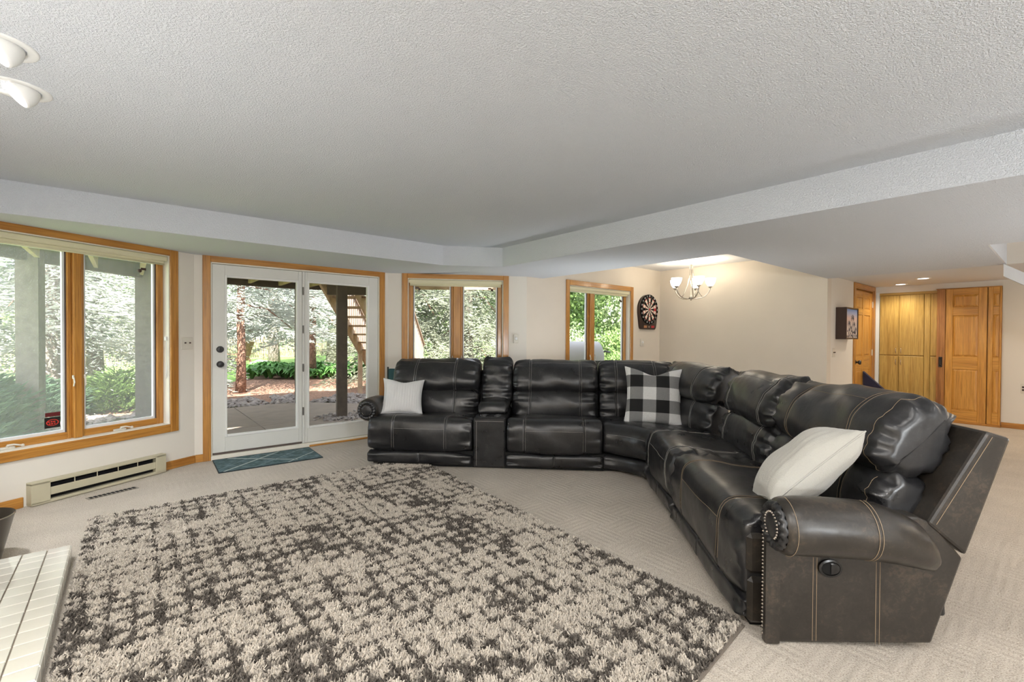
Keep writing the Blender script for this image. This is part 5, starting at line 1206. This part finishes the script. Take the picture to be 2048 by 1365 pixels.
# conifer shrubs by the wide window
def shrub(label, x, y, R, H, n, mk_, seed):
    t = thing('conifer_shrub', label, 'shrub', (x, y, -.1)); rs = np.random.RandomState(seed); a = rs.rand(n)*2*PI; q = rs.rand(n)**.55; z = rs.rand(n)**.8*H*(1-.45*q)
    P = np.stack([np.cos(a)*q*R, np.sin(a)*q*R, z], 1); D = np.stack([np.cos(a)*.9+rs.normal(0, .35, n), np.sin(a)*.9+rs.normal(0, .35, n), .25+.3*rs.rand(n)], 1); D /= np.linalg.norm(D, axis=1, keepdims=True)
    V, F = twigs(P, D, rs.uniform(.10, .22, n), rs.uniform(.012, .024, n), rs); o = np_mesh('foliage', V, F, M[mk_], t); o['kind'] = 'stuff'
    mb = MB()
    for k in range(6): b = k*1.05; mb.tube([(0, 0, 0), (math.cos(b)*R*.4, math.sin(b)*R*.4, H*.35), (math.cos(b)*R*.75, math.sin(b)*R*.75, H*.55)], [.025, .016, .006], 5)
    mb.build('stem', M['bark'], t, True)
shrub('dark green spreading juniper low at the left of the wide window', -1.75, 8.3, .85, 1.15, 4500, 'juniper', 3)
shrub('small bright conifer shrub beside the right grey post outside the wide window', -.15, 11.2, .62, .75, 3000, 'leaf', 4)
shrub('small dark conifer shrub standing behind the left grey post of the wide window', -1.15, 10.6, .6, .7, 2600, 'juniper', 5)
# hosta bed
hp = None; pts = []
while len(pts) < 74:
    t_, q = rnd.random(), rnd.random(); x = 2.7+(6.6-2.7)*t_+q*1.0; y = 16.3-(16.3-13.9)*t_+q*3.0
    if math.hypot(x-4.68, y-15.9) < .35: continue
    if all((x-a)**2+(y-b)**2 > .10 for a, b in pts): pts.append((x, y))
def hosta_mesh(seed):
    r_ = random.Random(seed); mb = MB()
    for k in range(18):
        a = r_.uniform(0, 2*PI); L = r_.uniform(.22, .38); h = r_.uniform(.14, .34); wv = r_.uniform(.05, .085); d = Vector((math.cos(a), math.sin(a), 0)); s = Vector((-d.y, d.x, 0))
        P = [Vector((0, 0, .02))+d*.03, d*L*.35+Vector((0, 0, h*.9)), d*L*.7+Vector((0, 0, h)), d*L*1.1+Vector((0, 0, h*.62))]; Wd = [.01, wv, wv*.9, .004]
        vs = [];
        for p, w_ in zip(P, Wd): vs += [p-s*w_+Vector((0, 0, .02 if w_ > .02 else 0)), p, p+s*w_+Vector((0, 0, .02 if w_ > .02 else 0))]
        fs = []
        for i in range(3): fs += [(i*3, i*3+1, i*3+4, i*3+3), (i*3+1, i*3+2, i*3+5, i*3+4)]
        mb.add(vs, fs)
    return mb
hms = [hosta_mesh(k) for k in range(3)]; hob = []
for k, (x, y) in enumerate(pts):
    if k < 3: o = hms[k].build('hosta_plant', M['hosta'], None, True); hob.append(o)
    else: o = hob[k % 3].copy(); C.objects.link(o)
    o.location = (x, y, -.11); s = rnd.uniform(.85, 1.35); o.scale = (s, s, s); o.rotation_euler = (0, 0, rnd.uniform(0, 6.3))
    tag(o, 'leafy green hosta plant in the bed at the edge of the lawn', 'plant', 'hostas in the garden bed')
# grill outside the window beside the dartboard
gr = thing('covered_grill', 'round topped grey barbecue grill outside the window beside the dartboard', 'grill', (6.62, 5.98, -.06), math.radians(-20))
gm = simple('grey grill enamel', (.26, .25, .235), .6)
mb = MB(); vs = []; n = 20
for xx in (-.40, -.38, .38, .40):
    q = .96 if abs(xx) > .39 else 1
    for k in range(n+1): a = PI*k/n; vs.append((xx, -.27*math.cos(a)*q, .90+.36*math.sin(a)*q))
fs = [(i*(n+1)+k, i*(n+1)+k+1, (i+1)*(n+1)+k+1, (i+1)*(n+1)+k) for i in range(3) for k in range(n)]+[tuple(range(n+1)), tuple(range(3*(n+1), 4*(n+1)))]
mb.add(vs, fs); mb.build('hood', gm, gr, True, angle=40)
mb = MB(); mb.cbox(-.40, .40, -.27, .27, .68, .90, .01); mb.build('firebox', M['gloss_black'], gr)
mb = MB(); mb.cbox(-.38, .38, -.24, .24, .10, .68, .01); mb.build('cart', gm, gr)
mb = MB(); mb.tube([(.40, -.1, 1.02), (.50, -.1, 1.07), (.62, -.1, 1.05)], .018, 8); mb.build('side_handle', M['black'], gr, True)
for sx in (-.33, .33):
    for sy in (-.2, .2): mb = MB(); mb.lathe([(.03, 0), (.05, .02), (.05, .08), (.03, .10)], 14, (sx, sy, 0)); mb.build('caster', M['black'], gr, True, angle=40)
# neighbour's house far behind the fence
nh = thing('neighbour_house', 'pale yellow house wall with grey roof far beyond the picket fence', 'house', (-2.5, 41, -.1), math.radians(33))
mb = MB(); mb.box(-6, 6, 0, 8, 0, 3.0); mb.build('house_wall', simple('pale yellow siding', (.62, .58, .36), .8), nh)
mb = MB(); mb.add([(-6.4, -.5, 2.9), (6.4, -.5, 2.9), (6.4, 4, 5.2), (-6.4, 4, 5.2), (6.4, 8.5, 2.9), (-6.4, 8.5, 2.9)], [(0, 1, 2, 3), (3, 2, 4, 5), (0, 3, 5), (1, 4, 2), (0, 5, 4, 1)]); mb.build('roof', simple('grey shingles', (.16, .16, .17), .9), nh)
for k in range(4):
    mb = MB(); mb.cbox(-4.8+k*3, -3.6+k*3, -.05, .02, 1.0, 2.2, .02); mb.build('house_window', M['gloss_black'], nh)
